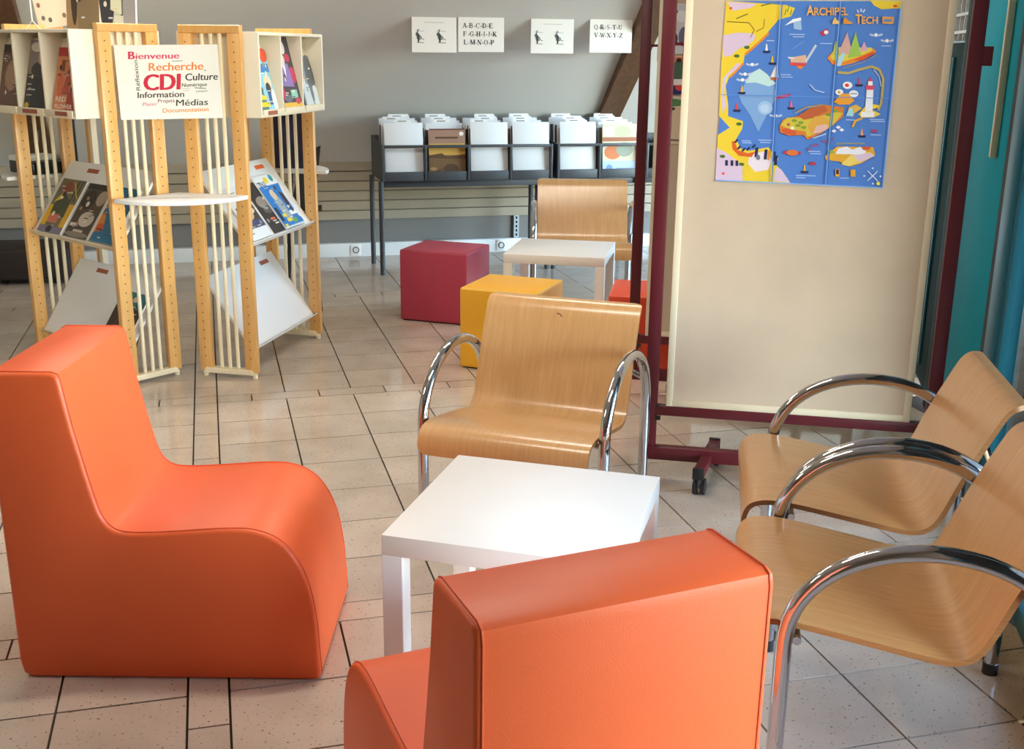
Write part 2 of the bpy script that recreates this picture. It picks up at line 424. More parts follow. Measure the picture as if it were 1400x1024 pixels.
window(3, 1.95, 3.4, M_TEALD); window(4, 3.4, 5.2, M_TEALD)
d2 = struct(fa('door_2', MB().box(0.60, 1.95, -0.03, 0.03, 0.02, 1.56, bev=0.004).box(0.60, 0.66, -0.03, 0.03, 1.56, CEIL).box(1.89, 1.95, -0.03, 0.03, 1.56, CEIL), M_TEALD))
MB().box(0.66, 1.89, -0.006, 0.0, 1.56, CEIL).build('glass_pane', mat('dark_glass', '16383A', 0.1), d2, smooth=False)
for k in range(9): MB().box(0.66, 1.89, 0.0, 0.014, 1.60 + k * 0.075, 1.612 + k * 0.075).build('glazing_bar', M_TRUNK, d2, smooth=False)
for k in range(1, 9): MB().box(0.66 + k * 0.137 - 0.006, 0.66 + k * 0.137 + 0.006, 0.0, 0.014, 1.57, CEIL).build('glazing_bar', M_TRUNK, d2, smooth=False)
for k in (0.95, 1.28, 1.6): MB().box(k - 0.012, k + 0.012, 0.03, 0.042, 0.1, 1.5, bev=0.002).build('door_rib', M_TEALF, d2)
# outside ground and hedge
pv = fa('pavement', MB().box(-14, 14, -16.0, -0.02, -0.3, -0.03), M_PAVE, smooth=False); struct(pv)
hm = MB(); hr = random.Random(3)
for i in range(1500):
    p = Vector((hr.uniform(8.6, 9.3), hr.uniform(-4.2, -0.1), hr.uniform(0.0, 3.2)))
    q = Matrix.Translation(p) @ Matrix.Rotation(hr.uniform(0, 6.28), 4, 'Z') @ Matrix.Rotation(hr.uniform(-1, 1), 4, 'X')
    sz = hr.uniform(0.05, 0.11)
    hm.poly([q @ Vector(v) for v in ((0, -sz, 0), (sz * .5, 0, .01), (0, sz, 0), (-sz * .5, 0, .01))])
hb = MB().box(8.8, 9.6, -4.1, -0.15, -0.1, 3.1)
hg = thing('hedge', 'dark green clipped hedge outside beyond the glazed doors', 'hedge', (FA_O.x, FA_O.y, 0), FA_A)
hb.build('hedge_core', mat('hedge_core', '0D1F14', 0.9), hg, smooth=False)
hm.build('leaves', mat('hedge_leaf', '1E4A2C', 0.6), hg, smooth=False, kind='stuff', recalc=False)

# ceiling lamps
def make_lamp():
    t = thing('ceiling_lamp', '', 'ceiling lamp')
    MB().box(-0.62, 0.62, -0.09, 0.09, CEIL - 0.07, CEIL - 0.002, bev=0.006).build('housing', M_WHITE, t)
    MB().box(-0.59, 0.59, -0.06, 0.06, CEIL - 0.078, CEIL - 0.07).build('diffuser', mat('lamp_diffuser', 'FFF0D8', 0.5, emit=5.0), t, smooth=False)
    ld = bpy.data.lights.new('tube_light', 'AREA'); ld.shape = 'RECTANGLE'; ld.size = 1.15; ld.size_y = 0.11; ld.energy = LAMP_W; ld.color = (1.0, 0.90, 0.78)
    lo = bpy.data.objects.new('tube_light', ld); C.objects.link(lo); lo.parent = t; lo.location = (0, 0, CEIL - 0.085)
    return t
lp = None
for i, (x, y, nm) in enumerate(((-2.9, 2.5, 'long white ceiling lamp above the left orange chair'),
                                (-0.3, 2.9, 'long white ceiling lamp above the near white table'), (-1.7, 5.2, 'long white ceiling lamp above the magazine rack'), (0.3, 5.3, 'long white ceiling lamp above the cube stools'))):
    o = lp = make_lamp() if lp is None else copy_tree(lp)
    o.location = (x, y, 0); o.rotation_euler = (0, 0, TH); o['label'] = nm; o['group'] = 'ceiling lamps'

# ------------------------------------------------------------------ foam lounge chairs
PROF = [(0.03, 0.0), (0.006, 0.010), (0.0, 0.04), (-0.006, 0.76), (-0.002, 0.778), (0.012, 0.785), (0.150, 0.785), (0.163, 0.780), (0.168, 0.768)]
PROF += smooth_path([(0.186, 0.65), (0.219, 0.485), (0.235, 0.425), (0.262, 0.393), (0.31, 0.386), (0.42, 0.393), (0.52, 0.402), (0.60, 0.402), (0.665, 0.372), (0.708, 0.305), (0.728, 0.231), (0.737, 0.152)], 2)
PROF += [(0.743, 0.02), (0.738, 0.004), (0.725, 0.0)]
def make_foam_chair(label):
    t = thing('foam_lounge_chair', label, 'chair')
    w = 0.47
    MB().prism(PROF, 'y', 0, w, bev=0.010, seg=3).build('seat_body', M_ORANGE, t, ang=40)
    for yy in (0.0105, w - 0.0105):
        pts = [(x, yy, z) for x, z in PROF[2:-2]]
        MB().tube([(p[0] * 1.0, p[1], p[2] + 0.0005) for p in pts], 0.0020, 6).build('seam_piping', M_ORANGE_SEAM, t)
    MB().box(0.03, 0.715, 0.02, w - 0.02, -0.0005, 0.004).build('underside', M_BASE, t, smooth=False)
    return t
fc = make_foam_chair('orange vinyl foam chair at left, seen from its side, facing right')
fc.location = (-1.207, 2.462, 0); fc['group'] = 'orange foam chairs'
f2 = copy_tree(fc); f2['label'] = 'orange vinyl foam chair seen from behind, at the bottom in front of the white table'
f2.location = (0.386, 1.494, 0); f2.rotation_euler = (0, 0, R(113.2))

# ------------------------------------------------------------------ square white tables
def make_table():
    t = thing('side_table', '', 'table')
    h = 0.275
    MB().box(-h, h, -h, h, 0.40, 0.45, bev=0.002, seg=2).build('tabletop', M_WHITE, t)
    for sx in (-1, 1):
        for sy in (-1, 1):
            x0, x1 = sorted((sx * h, sx * (h - 0.05))); y0, y1 = sorted((sy * h, sy * (h - 0.05)))
            MB().box(x0, x1, y0, y1, 0.0, 0.40, bev=0.0015, seg=1).build('leg', M_WHITE, t)
    return t
t1 = make_table(); t1.location = (0.047, 2.528, 0); t1.rotation_euler = (0, 0, -0.274)
tag(t1, 'square white low table between the orange chairs', 'table', 'white low tables')
t2 = copy_tree(t1); t2.location = (0.268, 6.235, 0); t2.rotation_euler = (0, 0, R(-10.8))
t2['label'] = 'square white low table farther back, behind the yellow cube stool'

# ------------------------------------------------------------------ cube stools
def cube_stool(label, sx, sy, sz, m, ms, loc, rot):
    t = thing('cube_stool', label, 'stool', loc, rot, 'cube stools')
    MB().box(-sx / 2, sx / 2, -sy / 2, sy / 2, 0.006, sz, bev=0.009, seg=3).build('cube_body', m, t)
    c = MB(); d = 0.006
    z = sz - d; X, Y = sx / 2 - d, sy / 2 - d
    c.tube([(-X, -Y, z + 0.003), (X, -Y, z + 0.003), (X, Y, z + 0.003), (-X, Y, z + 0.003)], 0.004, 6, True)
    c.build('seam_piping', ms, t)
    MB().box(-sx / 2 + .012, sx / 2 - .012, -sy / 2 + .012, sy / 2 - .012, 0.0, 0.008).build('underside', M_BASE, t, smooth=False)
    return t
def corner_loc(c, sx, sy, a):
    """centre of a box whose front-left corner is c"""
    return (c[0] + math.cos(a) * sx / 2 - math.sin(a) * sy / 2, c[1] + math.sin(a) * sx / 2 + math.cos(a) * sy / 2, 0)
a = R(-19); cube_stool('crimson red cube stool on the tiled floor', 0.41, 0.38, 0.41, M_CRIM, M_CRIM_SEAM, corner_loc((-0.650, 6.335), 0.41, 0.38, a), a)
a = R(-20.4); cube_stool('yellow cube stool behind the wooden armchair', 0.40, 0.39, 0.40, M_YEL, M_YEL_SEAM, corner_loc((-0.258, 5.335), 0.40, 0.39, a), a)
a = R(-9); cube_stool('red orange cube stool mostly hidden behind the display boards', 0.42, 0.40, 0.40, M_REDV, mat('red_seam', 'F07A58', 0.5), corner_loc((0.452, 5.20), 0.42, 0.40, a), a)

# ------------------------------------------------------------------ bentwood armchairs with chrome arms
def make_armchair():
    t = thing('bentwood_armchair', '', 'chair')
    a = 0.273
    ctr = [(-0.040, 0.300), (-0.042, 0.335), (-0.026, 0.372), (0.015, 0.386), (0.08, 0.383), (0.2, 0.362), (0.33, 0.338), (0.385, 0.330), (0.420, 0.336), (0.443, 0.358), (0.462, 0.40), (0.50, 0.50), (0.562, 0.632), (0.578, 0.662), (0.60, 0.680), (0.628, 0.684)]
    ctr = smooth_path(ctr, 2); th = 0.013
    nrm = []
    for i in range(len(ctr)):
        p, q = ctr[max(i - 1, 0)], ctr[min(i + 1, len(ctr) - 1)]
        dx, dy = q[0] - p[0], q[1] - p[1]; L = math.hypot(dx, dy); nrm.append((-dy / L, dx / L))
    rows_ = []
    m = MB(); bm = m.bm
    nx = 10; n = len(ctr)
    def half(i):      # rounded corners at the free ends of the shell
        s = 0.0
        acc = 0.0
        for k in range(min(i, n - 1 - i)):
            j = k if i < n / 2 else n - 1 - k; j2 = j + 1 if i < n / 2 else j - 1
            acc += math.hypot(ctr[j][0] - ctr[j2][0], ctr[j][1] - ctr[j2][1])
        r = 0.032
        if acc < r: s = r - math.sqrt(max(0, r * r - (r - acc) ** 2))
        return a - s
    top = []; bot = []
    for i in range(n):
        h = half(i)
        xs = [-h + 2 * h * k / nx for k in range(nx + 1)]
        top.append([bm.verts.new((x, ctr[i][0], ctr[i][1])) for x in xs])
        bot.append([bm.verts.new((x, ctr[i][0] - nrm[i][0] * th, ctr[i][1] - nrm[i][1] * th)) for x in xs])
    for i in range(n - 1):
        for k in range(nx):
            bm.faces.new([top[i][k], top[i][k + 1], top[i + 1][k + 1], top[i + 1][k]])
            bm.faces.new([bot[i][k], bot[i + 1][k], bot[i + 1][k + 1], bot[i][k + 1]])
        for k in (0, nx):
            f = bm.faces.new([top[i][k], top[i + 1][k], bot[i + 1][k], bot[i][k]]); f.material_index = 1
    for i in (0, n - 1):
        for k in range(nx):
            f = bm.faces.new([top[i][k], bot[i][k], bot[i][k + 1], top[i][k + 1]]); f.material_index = 1
    m.build('seat_shell', [M_BEECH, M_PLYEDGE], t, ang=50)
    xa, yf, yb, za, z1, r = 0.297, 0.059, 0.614, 0.571, 0.37, 0.0175
    for s in (-1, 1):
        pts = [(s * xa, yf, 0.012), (s * xa, yf, 0.15), (s * xa, yf, 0.28)]
        N = 28
        for k in range(N + 1):
            q = math.pi * k / N
            pts.append((s * xa, (yf + yb) / 2 - math.cos(q) * (yb - yf) / 2, z1 - 0.03 + math.sin(q) ** 0.9 * (za - z1 + 0.03)))
        pts += [(s * xa, yb, 0.28), (s * xa, yb, 0.15), (s * xa, yb, 0.012)]
        o = MB().tube(pts, r, 14).build('arm_tube', M_CHROME, t, ang=60)
        for y in (yf, yb): MB().cyl((s * xa, y, 0.0), (s * xa, y, 0.03), 0.0195, 12).build('foot_cap', M_BLACK, o)
    MB().tube([(-xa, 0.085, 0.352), (-0.2, 0.085, 0.352), (0.2, 0.085, 0.352), (xa, 0.085, 0.352)], 0.0095, 10).build('front_crossbar', M_CHROME, t)
    MB().tube([(-xa, 0.600, 0.43), (0, 0.565, 0.575), (xa, 0.600, 0.43)], 0.0095, 10).build('rear_crossbar', M_CHROME, t)
    return t
ac = make_armchair(); ac.location = (-0.020, 3.226, 0); ac.rotation_euler = (0, 0, -0.335)
tag(ac, 'bentwood armchair with chrome arms facing the camera behind the white table', 'chair', 'bentwood armchairs')
MBk = MB(); MBk.tube([(-0.014, 0.5663, 0.6405), (-0.002, 0.566, 0.637), (0.004, 0.562, 0.630)], 0.0022, 5)
MBk.build('chip_mark', mat('dark_chip', '4A2E1A', 0.7), ac)
for lab, loc, rz, sc in (('bentwood armchair at right, farther of the two side by side', (0.696, 3.000, 0), -1.747, 1.0),
                         ('bentwood armchair at right, nearer of the two side by side', (0.562, 2.362, 0), -1.765, 1.0),
                         ('bentwood armchair far back behind the second white table, beneath the album bins', (0.432, 6.64, 0), -0.01, 1.05)):
    o = copy_tree(ac); o.location = loc; o.rotation_euler = (0, 0, rz); o.scale = (sc, sc, sc); o['label'] = lab
    for ch in list(o.children):
        if ch.name.startswith('chip'): bpy.data.objects.remove(ch)

# ------------------------------------------------------------------ display boards on castors
def make_board():
    t = thing('display_board', '', 'display board')
    W = 0.967
    for x in (0, W):
        p = MB().box(x - 0.0225, x + 0.0225, -0.015, 0.015, 0.075 if x == 0 else 0.075, 1.95, bev=0.003).build('post', M_BORD, t)
        if x: MB().box(x + 0.020, x + 0.052, -0.012, 0.012, 1.475, 1.535, bev=0.002).build('hook_bracket', M_BORD, p)
        else: MB().prism([(0.020, 1.528), (0.020, 1.538), (0.058, 1.538), (0.058, 1.47), (0.050, 1.47), (0.050, 1.528)], 'y', -0.005, 0.005).build('hook_bracket', M_BORD, p)
        MB().cyl((x + 0.02, -0.012, 0.232), (x + 0.036, -0.012, 0.232), 0.009, 8).build('bolt', M_BLACK, p)
        MB().cyl((x + 0.02, -0.012, 0.278), (x + 0.030, -0.012, 0.278), 0.007, 8).build('bolt', M_BLACK, p)
    MB().box(0.02, W - 0.02, -0.018, 0.018, 0.243, 0.279, bev=0.003).build('panel_rail', M_BORD, t)
    MB().box(-0.022, W + 0.022, -0.02, 0.02, 0.072, 0.122, bev=0.004).build('foot_rail', M_BORD, t)
    for x in (0.21, W - 0.21):
        f = MB().box(-0.019, 0.019, -0.165, 0.165, 0.070, 0.104, bev=0.003).build('foot', M_BORD, t)
        f.location = (x, 0, 0); f.rotation_euler = (0, 0, R(-8))
        for s in (-1, 1):
            MB().box(-0.0205, 0.0205, s * 0.172 - 0.008, s * 0.172 + 0.008, 0.066, 0.108, bev=0.003).build('end_cap', M_BLACK, f)
            c = MB()
            for d in (-1, 1): c.cyl((d * 0.006, s * 0.155 + 0.018, 0.030), (d * 0.021, s * 0.155 + 0.018, 0.030), 0.030, 18)
            c.cyl((-0.02, s * 0.155 + 0.018, 0.030), (0.02, s * 0.155 + 0.018, 0.030), 0.010, 10)
            c.cyl((0, s * 0.155, 0.03), (0, s * 0.155, 0.075), 0.010, 8)
            c.build('caster', M_BLACK, f)
    x0, x1, z0, z1 = 0.052, 0.895, 0.279, 1.85
    pn = MB().box(x0 + 0.018, x1 - 0.018, -0.010, 0.010, z0 + 0.018, z1 - 0.018).build('panel', M_FABRIC, t, smooth=False)
    fr = MB(); b = 0.024
    fr.box(x0, x0 + b, -0.015, 0.015, z0, z1, bev=0.002).box(x1 - b, x1, -0.015, 0.015, z0, z1, bev=0.002)
    fr.box(x0 + b, x1 - b, -0.015, 0.015, z0, z0 + b, bev=0.002).box(x0 + b, x1 - b, -0.015, 0.015, z1 - b, z1, bev=0.002)
    fr.build('panel_frame', M_CREAM, pn)
    return t
B_A = R(-11); b1 = make_board(); b1.location = (0.507, 3.888, 0); b1.rotation_euler = (0, 0, B_A)
tag(b1, 'beige fabric display board in burgundy steel frame, holding the island map poster', 'display board', 'rolling display boards')
b2 = copy_tree(b1); b2.location = (0.548, 4.93, 0); b2['label'] = 'beige display board in burgundy frame standing behind the map poster board'
def board_mw(loc, x, z, y=-0.0108):
    ex = Vector((math.cos(B_A), math.sin(B_A), 0)); ey = Vector((-math.sin(B_A), math.cos(B_A), 0))
    return frame_mw(Vector(loc) + ex * x + ey * y + Vector((0, 0, z)), ex, (0, 0, 1))

# map poster
def Z7(x, y):                      # picture grid of the sheet -> 0..1
    v = (y - 5) / 945.0; l = 165 - 53 * v; r = 1105 - 95 * v
    return ((x - l) / (r - l), 1 - v)
PW, PH = 0.545, 0.580
pt = thing('map_poster', 'blue and yellow illustrated island map poster with folds', 'poster', mw=board_mw(b1.location, 0.181, 1.0885, -0.0125))
m = MB()
for i in range(3):
    for j in range(2):
        x0, x1 = PW * i / 3, PW * (i + 1) / 3; y0, y1 = PH * j / 2, PH * (j + 1) / 2
        m.box(x0, x1, y0, y1, -0.0008, 0.0)
m.build('sheet', ink('3F7FD0'), pt, smooth=False)
p = Print(PW, PH, lambda x, y: (lambda q: (q[0] * PW, q[1] * PH))(Z7(x, y)), 0.0003)
BL, YL, PK, OR, GR, WH, RD, NV = '5080D0', 'E9CC3C', 'D5C0DC', 'E88A34', '6E9A3C', 'EEF2F8', 'DC4A4A', '232A55'
p.P([(165, 5), (1105, 15), (1010, 960), (112, 945)], BL)
p.P([(165, 5), (490, 25), (540, 40), (520, 80), (450, 100), (405, 150), (345, 215), (270, 275), (262, 320), (185, 395), (165, 440), (180, 540), (180, 600), (262, 625), (258, 665), (225, 720), (250, 770), (300, 780), (400, 760), (455, 820), (440, 850), (480, 890), (520, 948), (112, 945), (125, 700), (190, 660), (130, 600), (140, 330)], YL)
p.P([(170, 10), (330, 20), (300, 40), (200, 55)], PK); p.P([(150, 180), (230, 165), (320, 170), (325, 195), (280, 235), (240, 245), (190, 285), (150, 290)], PK)
p.P([(175, 390), (165, 420), (155, 480), (170, 540), (150, 590), (142, 500), (150, 400), (230, 320), (255, 330)], PK)
p.P([(120, 770), (180, 800), (260, 860), (260, 945), (112, 945)], PK); p.P([(300, 800), (390, 780), (420, 830), (400, 880), (330, 895), (290, 850)], 'E6DCEA'); p.P([(440, 870), (470, 875), (515, 945), (430, 940)], PK)
p.line([(400, 165), (345, 215), (270, 278)], 12, OR); p.line([(262, 322), (190, 395)], 10, OR)
p.P([(200, 735), (215, 730), (235, 780), (290, 795), (330, 785), (310, 815), (240, 810), (205, 775)], 'D9642C')
p.line([(170, 110), (290, 115), (320, 150), (300, 190)], 4, '6B5524'); p.line([(330, 160), (370, 140), (375, 95)], 4, '8A6C2A'); p.line([(220, 95), (285, 70)], 6, '7A7A2A'); p.line([(355, 30), (420, 15)], 6, '7A7A2A')
for x, y in ((500, 45), (515, 60), (485, 60)): p.line([(x, y + 15), (x + 8, y - 15)], 5, GR)
for x, y in ((280, 240), (225, 285), (255, 855), (150, 815), (240, 640)): p.ell(x, y, 16, 9, '4C7030', 10)
for x, y in ((190, 42), (155, 908)): p.ell(x, y, 8, 7, 'E8503A', 10)
for x, y in ((225, 730), (240, 765), (265, 775), (290, 770), (320, 755)): p.P([(x - 12, y + 8), (x + 4, y - 10), (x + 14, y - 6), (x - 2, y + 12)], NV)
for x in (165, 195, 222): p.rect(x, 835, x + 15, 865, NV)
for x, y in ((335, 790), (385, 800), (430, 810), (440, 830)): p.P([(x - 10, y + 25), (x - 4, y - 28), (x + 12, y - 28), (x + 6, y + 25)], NV)
p.P([(400, 780), (412, 775), (405, 830), (395, 828)], OR); p.ell(345, 815, 12, 16, '707A92', 8)
p.P([(940, 2), (1105, 5), (1098, 40), (1060, 40), (1000, 45), (960, 25)], YL); p.ell(1072, 28, 12, 7, 'D9502C', 10)
# iceberg
p.P([(235, 480), (270, 430), (350, 405), (430, 430), (445, 480), (430, 520), (395, 580), (345, 680), (300, 590), (255, 530)], '7EA6DC')
p.P([(270, 425), (300, 375), (350, 348), (390, 375), (440, 425), (400, 440), (330, 420)], 'BFE0E4'); p.ell(382, 552, 40, 36, '9CC0EA'); p.ell(380, 555, 25, 23, 'B4D0F0')
# ships, buoys, satellites
def boat(x, y, s): p.P([(x - s, y), (x + s, y), (x + s * .7, y + s * .5), (x - s * .7, y + s * .5)], 'C06A38'); p.P([(x - s * .9, y - 3), (x + s * .3, y - 3), (x + s * .3, y - s * 2.6)], 'E6E2DC'); p.P([(x + s * .4, y - 3), (x + s * .9, y - 3), (x + s * .5, y - s * 2.6)], WH)
boat(432, 395, 26)
p.P([(510, 315), (608, 318), (595, 332), (520, 330)], RD); p.P([(515, 290), (600, 275), (608, 315), (520, 314)], 'D9B29A'); p.line([(600, 310), (655, 225)], 12, 'C9D6E6'); p.line([(505, 290), (535, 293)], 8, 'DDE6F0'); p.P([(550, 332), (590, 332), (575, 348), (560, 345)], OR)
p.P([(530, 100), (570, 85), (578, 150), (535, 145)], '9DBEE8'); p.P([(485, 128), (530, 95), (572, 88), (575, 100), (530, 112)], WH)
p.P([(672, 160), (715, 140), (725, 165), (690, 180)], 'B83A5A'); p.ell(708, 160, 12, 10, WH, 10)
p.P([(435, 490), (520, 475), (515, 492), (435, 508)], 'C43A66')
for x, y, c in ((388, 240, WH), (420, 300, 'E2B23A'), (228, 548, RD), (523, 530, 'E06A9A'), (885, 405, 'C9506A'), (597, 865, 'E8B23A'), (255, 455, 'E8B23A'), (900, 668, 'E8A06A')):
    p.P([(x - 22, y + 16), (x + 22, y + 16), (x + 16, y + 28), (x - 18, y + 28)], NV); p.P([(x - 7, y + 16), (x + 7, y + 16), (x + 3, y - 18), (x - 3, y - 18)], c)
for x, y in ((310, 328), (272, 378), (258, 408), (440, 592), (972, 172), (1030, 200)):
    p.P([(x - 32, y - 8), (x - 10, y - 2), (x - 12, y + 8), (x - 34, y + 2)], 'B8CCE8'); p.ell(x, y, 10, 9, WH, 10); p.P([(x + 12, y - 3), (x + 34, y - 9), (x + 34, y + 2), (x + 12, y + 8)], 'B8CCE8')
# mountain island
p.P([(715, 290), (745, 255), (800, 280), (880, 275), (960, 240), (975, 255), (930, 285), (850, 315), (780, 330), (740, 320)], OR); p.P([(730, 285), (760, 235), (950, 235), (955, 250), (870, 285), (790, 310), (745, 300)], 'D8CC4A')
p.P([(770, 270), (820, 160), (850, 270)], 'CFA6A0'); p.P([(822, 290), (865, 155), (895, 275)], '9CC25A'); p.P([(740, 275), (760, 200), (785, 275)], 'B4C85A'); p.P([(885, 255), (910, 205), (930, 250)], 'D2A4C8'); p.P([(765, 330), (775, 285), (800, 260), (810, 270), (785, 330)], 'A8D8EC'); p.P([(850, 300), (955, 255), (965, 265), (900, 300)], 'D9542C')
p.line([(770, 362), (830, 365), (890, 345), (950, 330), (990, 345), (1012, 390), (1008, 450), (1000, 520), (985, 550)], 13, 'B9A766'); p.line([(800, 340), (900, 310), (975, 270)], 5, '8A93A0')
p.line([(960, 345), (990, 380), (1000, 430)], 5, 'AFCBF0')
# lighthouse
p.P([(880, 575), (930, 520), (985, 525), (990, 535), (950, 550), (1000, 572), (960, 590), (900, 592)], YL); p.P([(845, 640), (860, 605), (900, 590), (905, 598), (870, 615), (855, 645)], 'D8A83A'); p.rect(895, 562, 965, 588, 'E8EAF4')
p.P([(915, 560), (925, 440), (960, 440), (955, 560)], 'E8EEF8'); p.rect(922, 425, 964, 448, 'D8486A'); p.rect(932, 405, 955, 426, 'F0F0F4'); p.P([(930, 405), (958, 405), (944, 385)], 'D8486A')
for x, y, w in ((823, 427, 26), (780, 463, 21), (856, 470, 25)): p.ell(x, y, w, w * .72, WH, 14)
p.ell(820, 427, 11, 9, 'D8302A', 10); p.ell(778, 463, 8, 8, 'DDA03A', 8); p.rect(838, 466, 874, 473, '9AA4B8')
p.P([(750, 515), (790, 470), (830, 470), (860, 505), (835, 525), (780, 528)], 'E8A038'); p.P([(820, 580), (830, 540), (870, 525), (900, 545), (860, 570), (850, 590)], 'D8B04A'); p.P([(815, 585), (835, 545), (850, 545), (855, 585)], '9CD4E4')
# central island
p.P([(460, 650), (480, 610), (560, 590), (620, 550), (700, 530), (805, 540), (800, 590), (740, 640), (690, 675), (610, 715), (590, 690), (510, 695), (465, 680)], 'D07A34')
p.P([(465, 640), (500, 600), (570, 600), (640, 600), (760, 565), (800, 570), (745, 635), (690, 665), (610, 700), (600, 670), (510, 660)], 'CDBB44'); p.P([(560, 590), (625, 550), (700, 532), (720, 560), (640, 600), (590, 610)], 'B8603A')
p.P([(610, 640), (650, 590), (700, 590), (730, 620), (690, 660), (630, 690)], 'D8A44A'); p.P([(640, 680), (660, 640), (710, 630), (725, 650), (680, 675)], 'D8B4B0'); p.P([(465, 665), (500, 655), (550, 670), (550, 692), (490, 690)], 'CC5A34')
p.ell(508, 636, 9, 8, 'C43A66', 8); p.ell(530, 655, 11, 8, 'E8E8DC', 8)
for x, y in ((540, 615), (575, 625), (720, 580), (760, 560), (590, 650), (560, 640)): p.ell(x, y, 16, 8, '7E9A3A', 8)
# lower right
p.P([(705, 800), (740, 770), (770, 745), (960, 745), (970, 785), (900, 830), (840, 850), (780, 825), (710, 818)], 'DDA838'); p.P([(790, 840), (840, 790), (940, 770), (968, 790), (880, 830), (830, 848)], 'E8D070'); p.P([(760, 785), (775, 755), (820, 745), (850, 760), (890, 745), (925, 770), (900, 785)], 'E4E6F4'); p.P([(850, 790), (950, 775), (965, 790), (890, 825)], 'D8C0DC'); p.P([(900, 745), (945, 740), (940, 758), (905, 760)], 'D0582C'); p.ell(735, 775, 20, 10, '8CA84A', 8)
p.line([(765, 732), (840, 728), (915, 727)], 7, '9E9A78')
for x, y in ((775, 645), (752, 665), (793, 658)): p.P([(x - 14, y), (x, y - 9), (x + 14, y), (x, y + 9)], WH)
for x, y in ((640, 745), (700, 720), (740, 705), (620, 765), (660, 740), (725, 725)): p.ell(x, y, 13, 7, '8E5A8C', 8)
p.ell(530, 785, 32, 16, 'D9743A'); p.ell(490, 785, 8, 10, 'B83A5A', 8); p.ell(568, 785, 8, 10, 'B83A5A', 8)
p.ell(640, 840, 18, 10, 'A83A4A', 8); p.ell(965, 660, 16, 9, 'A83A6A', 8); p.rect(760, 865, 782, 905, 'E0A030'); p.rect(764, 868, 778, 892, NV); p.rect(840, 865, 866, 903, 'E0A030')
p.line([(930, 870), (982, 922)], 5, 'CFE0F4'); p.line([(982, 870), (930, 922)], 5, 'CFE0F4')
for x, y in ((957, 855), (912, 897), (997, 897), (957, 937)): p.ell(x, y, 5, 5, 'CFE0F4', 6)
p.ell(986, 935, 10, 10, 'E8E040', 10)
for x0, x1, y in ((510, 595, 172), (530, 590, 184), (388, 430, 205), (465, 520, 378), (468, 530, 390), (675, 740, 217), (940, 1015, 600), (945, 1020, 610), (345, 420, 722), (355, 415, 734), (255, 305, 728), (258, 310, 738), (615, 680, 775), (625, 685, 787), (945, 1000, 680), (1000, 1050, 226), (780, 830, 912), (815, 860, 605), (548, 655, 905), (548, 600, 917)):
    p.line([(x0, y), (x1, y)], 4.5, 'A9C6EE')
p.line([(545, 575), (600, 545), (695, 527)], 6, 'B59A48'); p.line([(622, 425), (650, 455), (700, 467)], 6, 'A9C6EE'); p.line([(530, 245), (590, 205)], 4, '6E9ADC'); p.line([(640, 705), (710, 680)], 5, 'C8D8F0')
# title
p.text('A', (602, 76), (641, 74), (0, -50), 'EDB85E', 0.02); p.text('RCHIPEL', (643, 76), (823, 74), (0, -40), 'E9A94A', 0.02)
p.text('T', (862, 114), (898, 115), (0, -46), 'E9A94A', 0.02); p.text('ECH', (896, 116), (981, 116), (0, -36), 'E9A94A', 0.02)
p.P([(740, 118), (745, 100), (757, 84), (762, 98), (775, 104), (775, 118)], 'E9C06A'); p.P([(798, 118), (800, 95), (810, 84), (825, 102), (846, 108), (846, 118)], 'D9923A')
p.P([(1004, 80), (1066, 82), (1064, 112), (1050, 118), (1004, 114)], 'E0A050'); p.rect(1012, 92, 1054, 106, '6A88B8')
for a, b in (((872, 48), (880, 62)), ((892, 42), (892, 58)), ((912, 46), (902, 60))): p.line([a, b], 6, WH)
for x, w in ((152 + 313, 3), (785, 3)):
    x2 = 415 if x < 600 else 708
    p.line([(x, 8), (x2, 950)], 4, '7CB0F0'); p.line([(x + 5, 8), (x2 + 5, 950)], 4, '3566B4')
p.line([(140, 487), (1060, 490)], 4, '5E94DC')
p.line([(1103, 17), (1009, 958), (113, 944)], 6, '8FB8EC')
p.build('printed_map', pt)

# sheets on the rear board
def sheet(name, label, mw, w, h, group=None, col=M_PAPER, cat='poster', thick=0.0008):
    t = thing(name, label, cat, mw=mw, group=group)
    MB().box(0, w, 0, h, -thick, 0).build('sheet', col, t, smooth=False)
    return t
for lab, x, z, h, bgc, blobs in (
        ('comic style print pinned topmost on the rear display board', 0.085, 1.50, 0.20, 'D8DCE4', [(.2, .8, .18, .12, '2E3238'), (.5, .75, .2, .12, 'EFF2F5'), (.3, .3, .1, .12, '3A3E48'), (.62, .35, .2, .2, '6A7090'), (.9, .6, .1, .3, '505664')]),
        ('orange and navy print pinned second from top on the rear display board', 0.083, 1.335, 0.155, 'E8885A', [(.5, .6, .25, .3, '4E6A58'), (.5, .9, .1, .06, '1C1C20'), (.5, .12, .5, .12, '232A6A'), (.55, .2, .14, .1, 'D8483A'), (.5, .33, .5, .08, 'EEF0F4')]),
        ('long beige printed sheet with green motif pinned lowest on the rear display board', 0.080, 1.13, 0.195, 'DCCBB2', [(.4, .88, .4, .08, '4E8A54'), (.3, .75, .18, .04, '4A342C'), (.25, .5, .14, .025, 'D8583A'), (.25, .25, .12, .03, '5A3A34'), (.5, .08, .35, .02, '6E6258')])):
    s = sheet('pinned_sheet', lab, board_mw(b2.location, x, z, -0.016), 0.20, h, 'sheets pinned on the rear board')
    q = Print(0.20, h); q.rect(0.01, 0.01, .99, .99, bgc)
    for cx, cy, rx, ry, c in blobs: q.ell(cx * .6, cy, rx * .6, ry, c, 14)
    q.build('printed_picture', s)

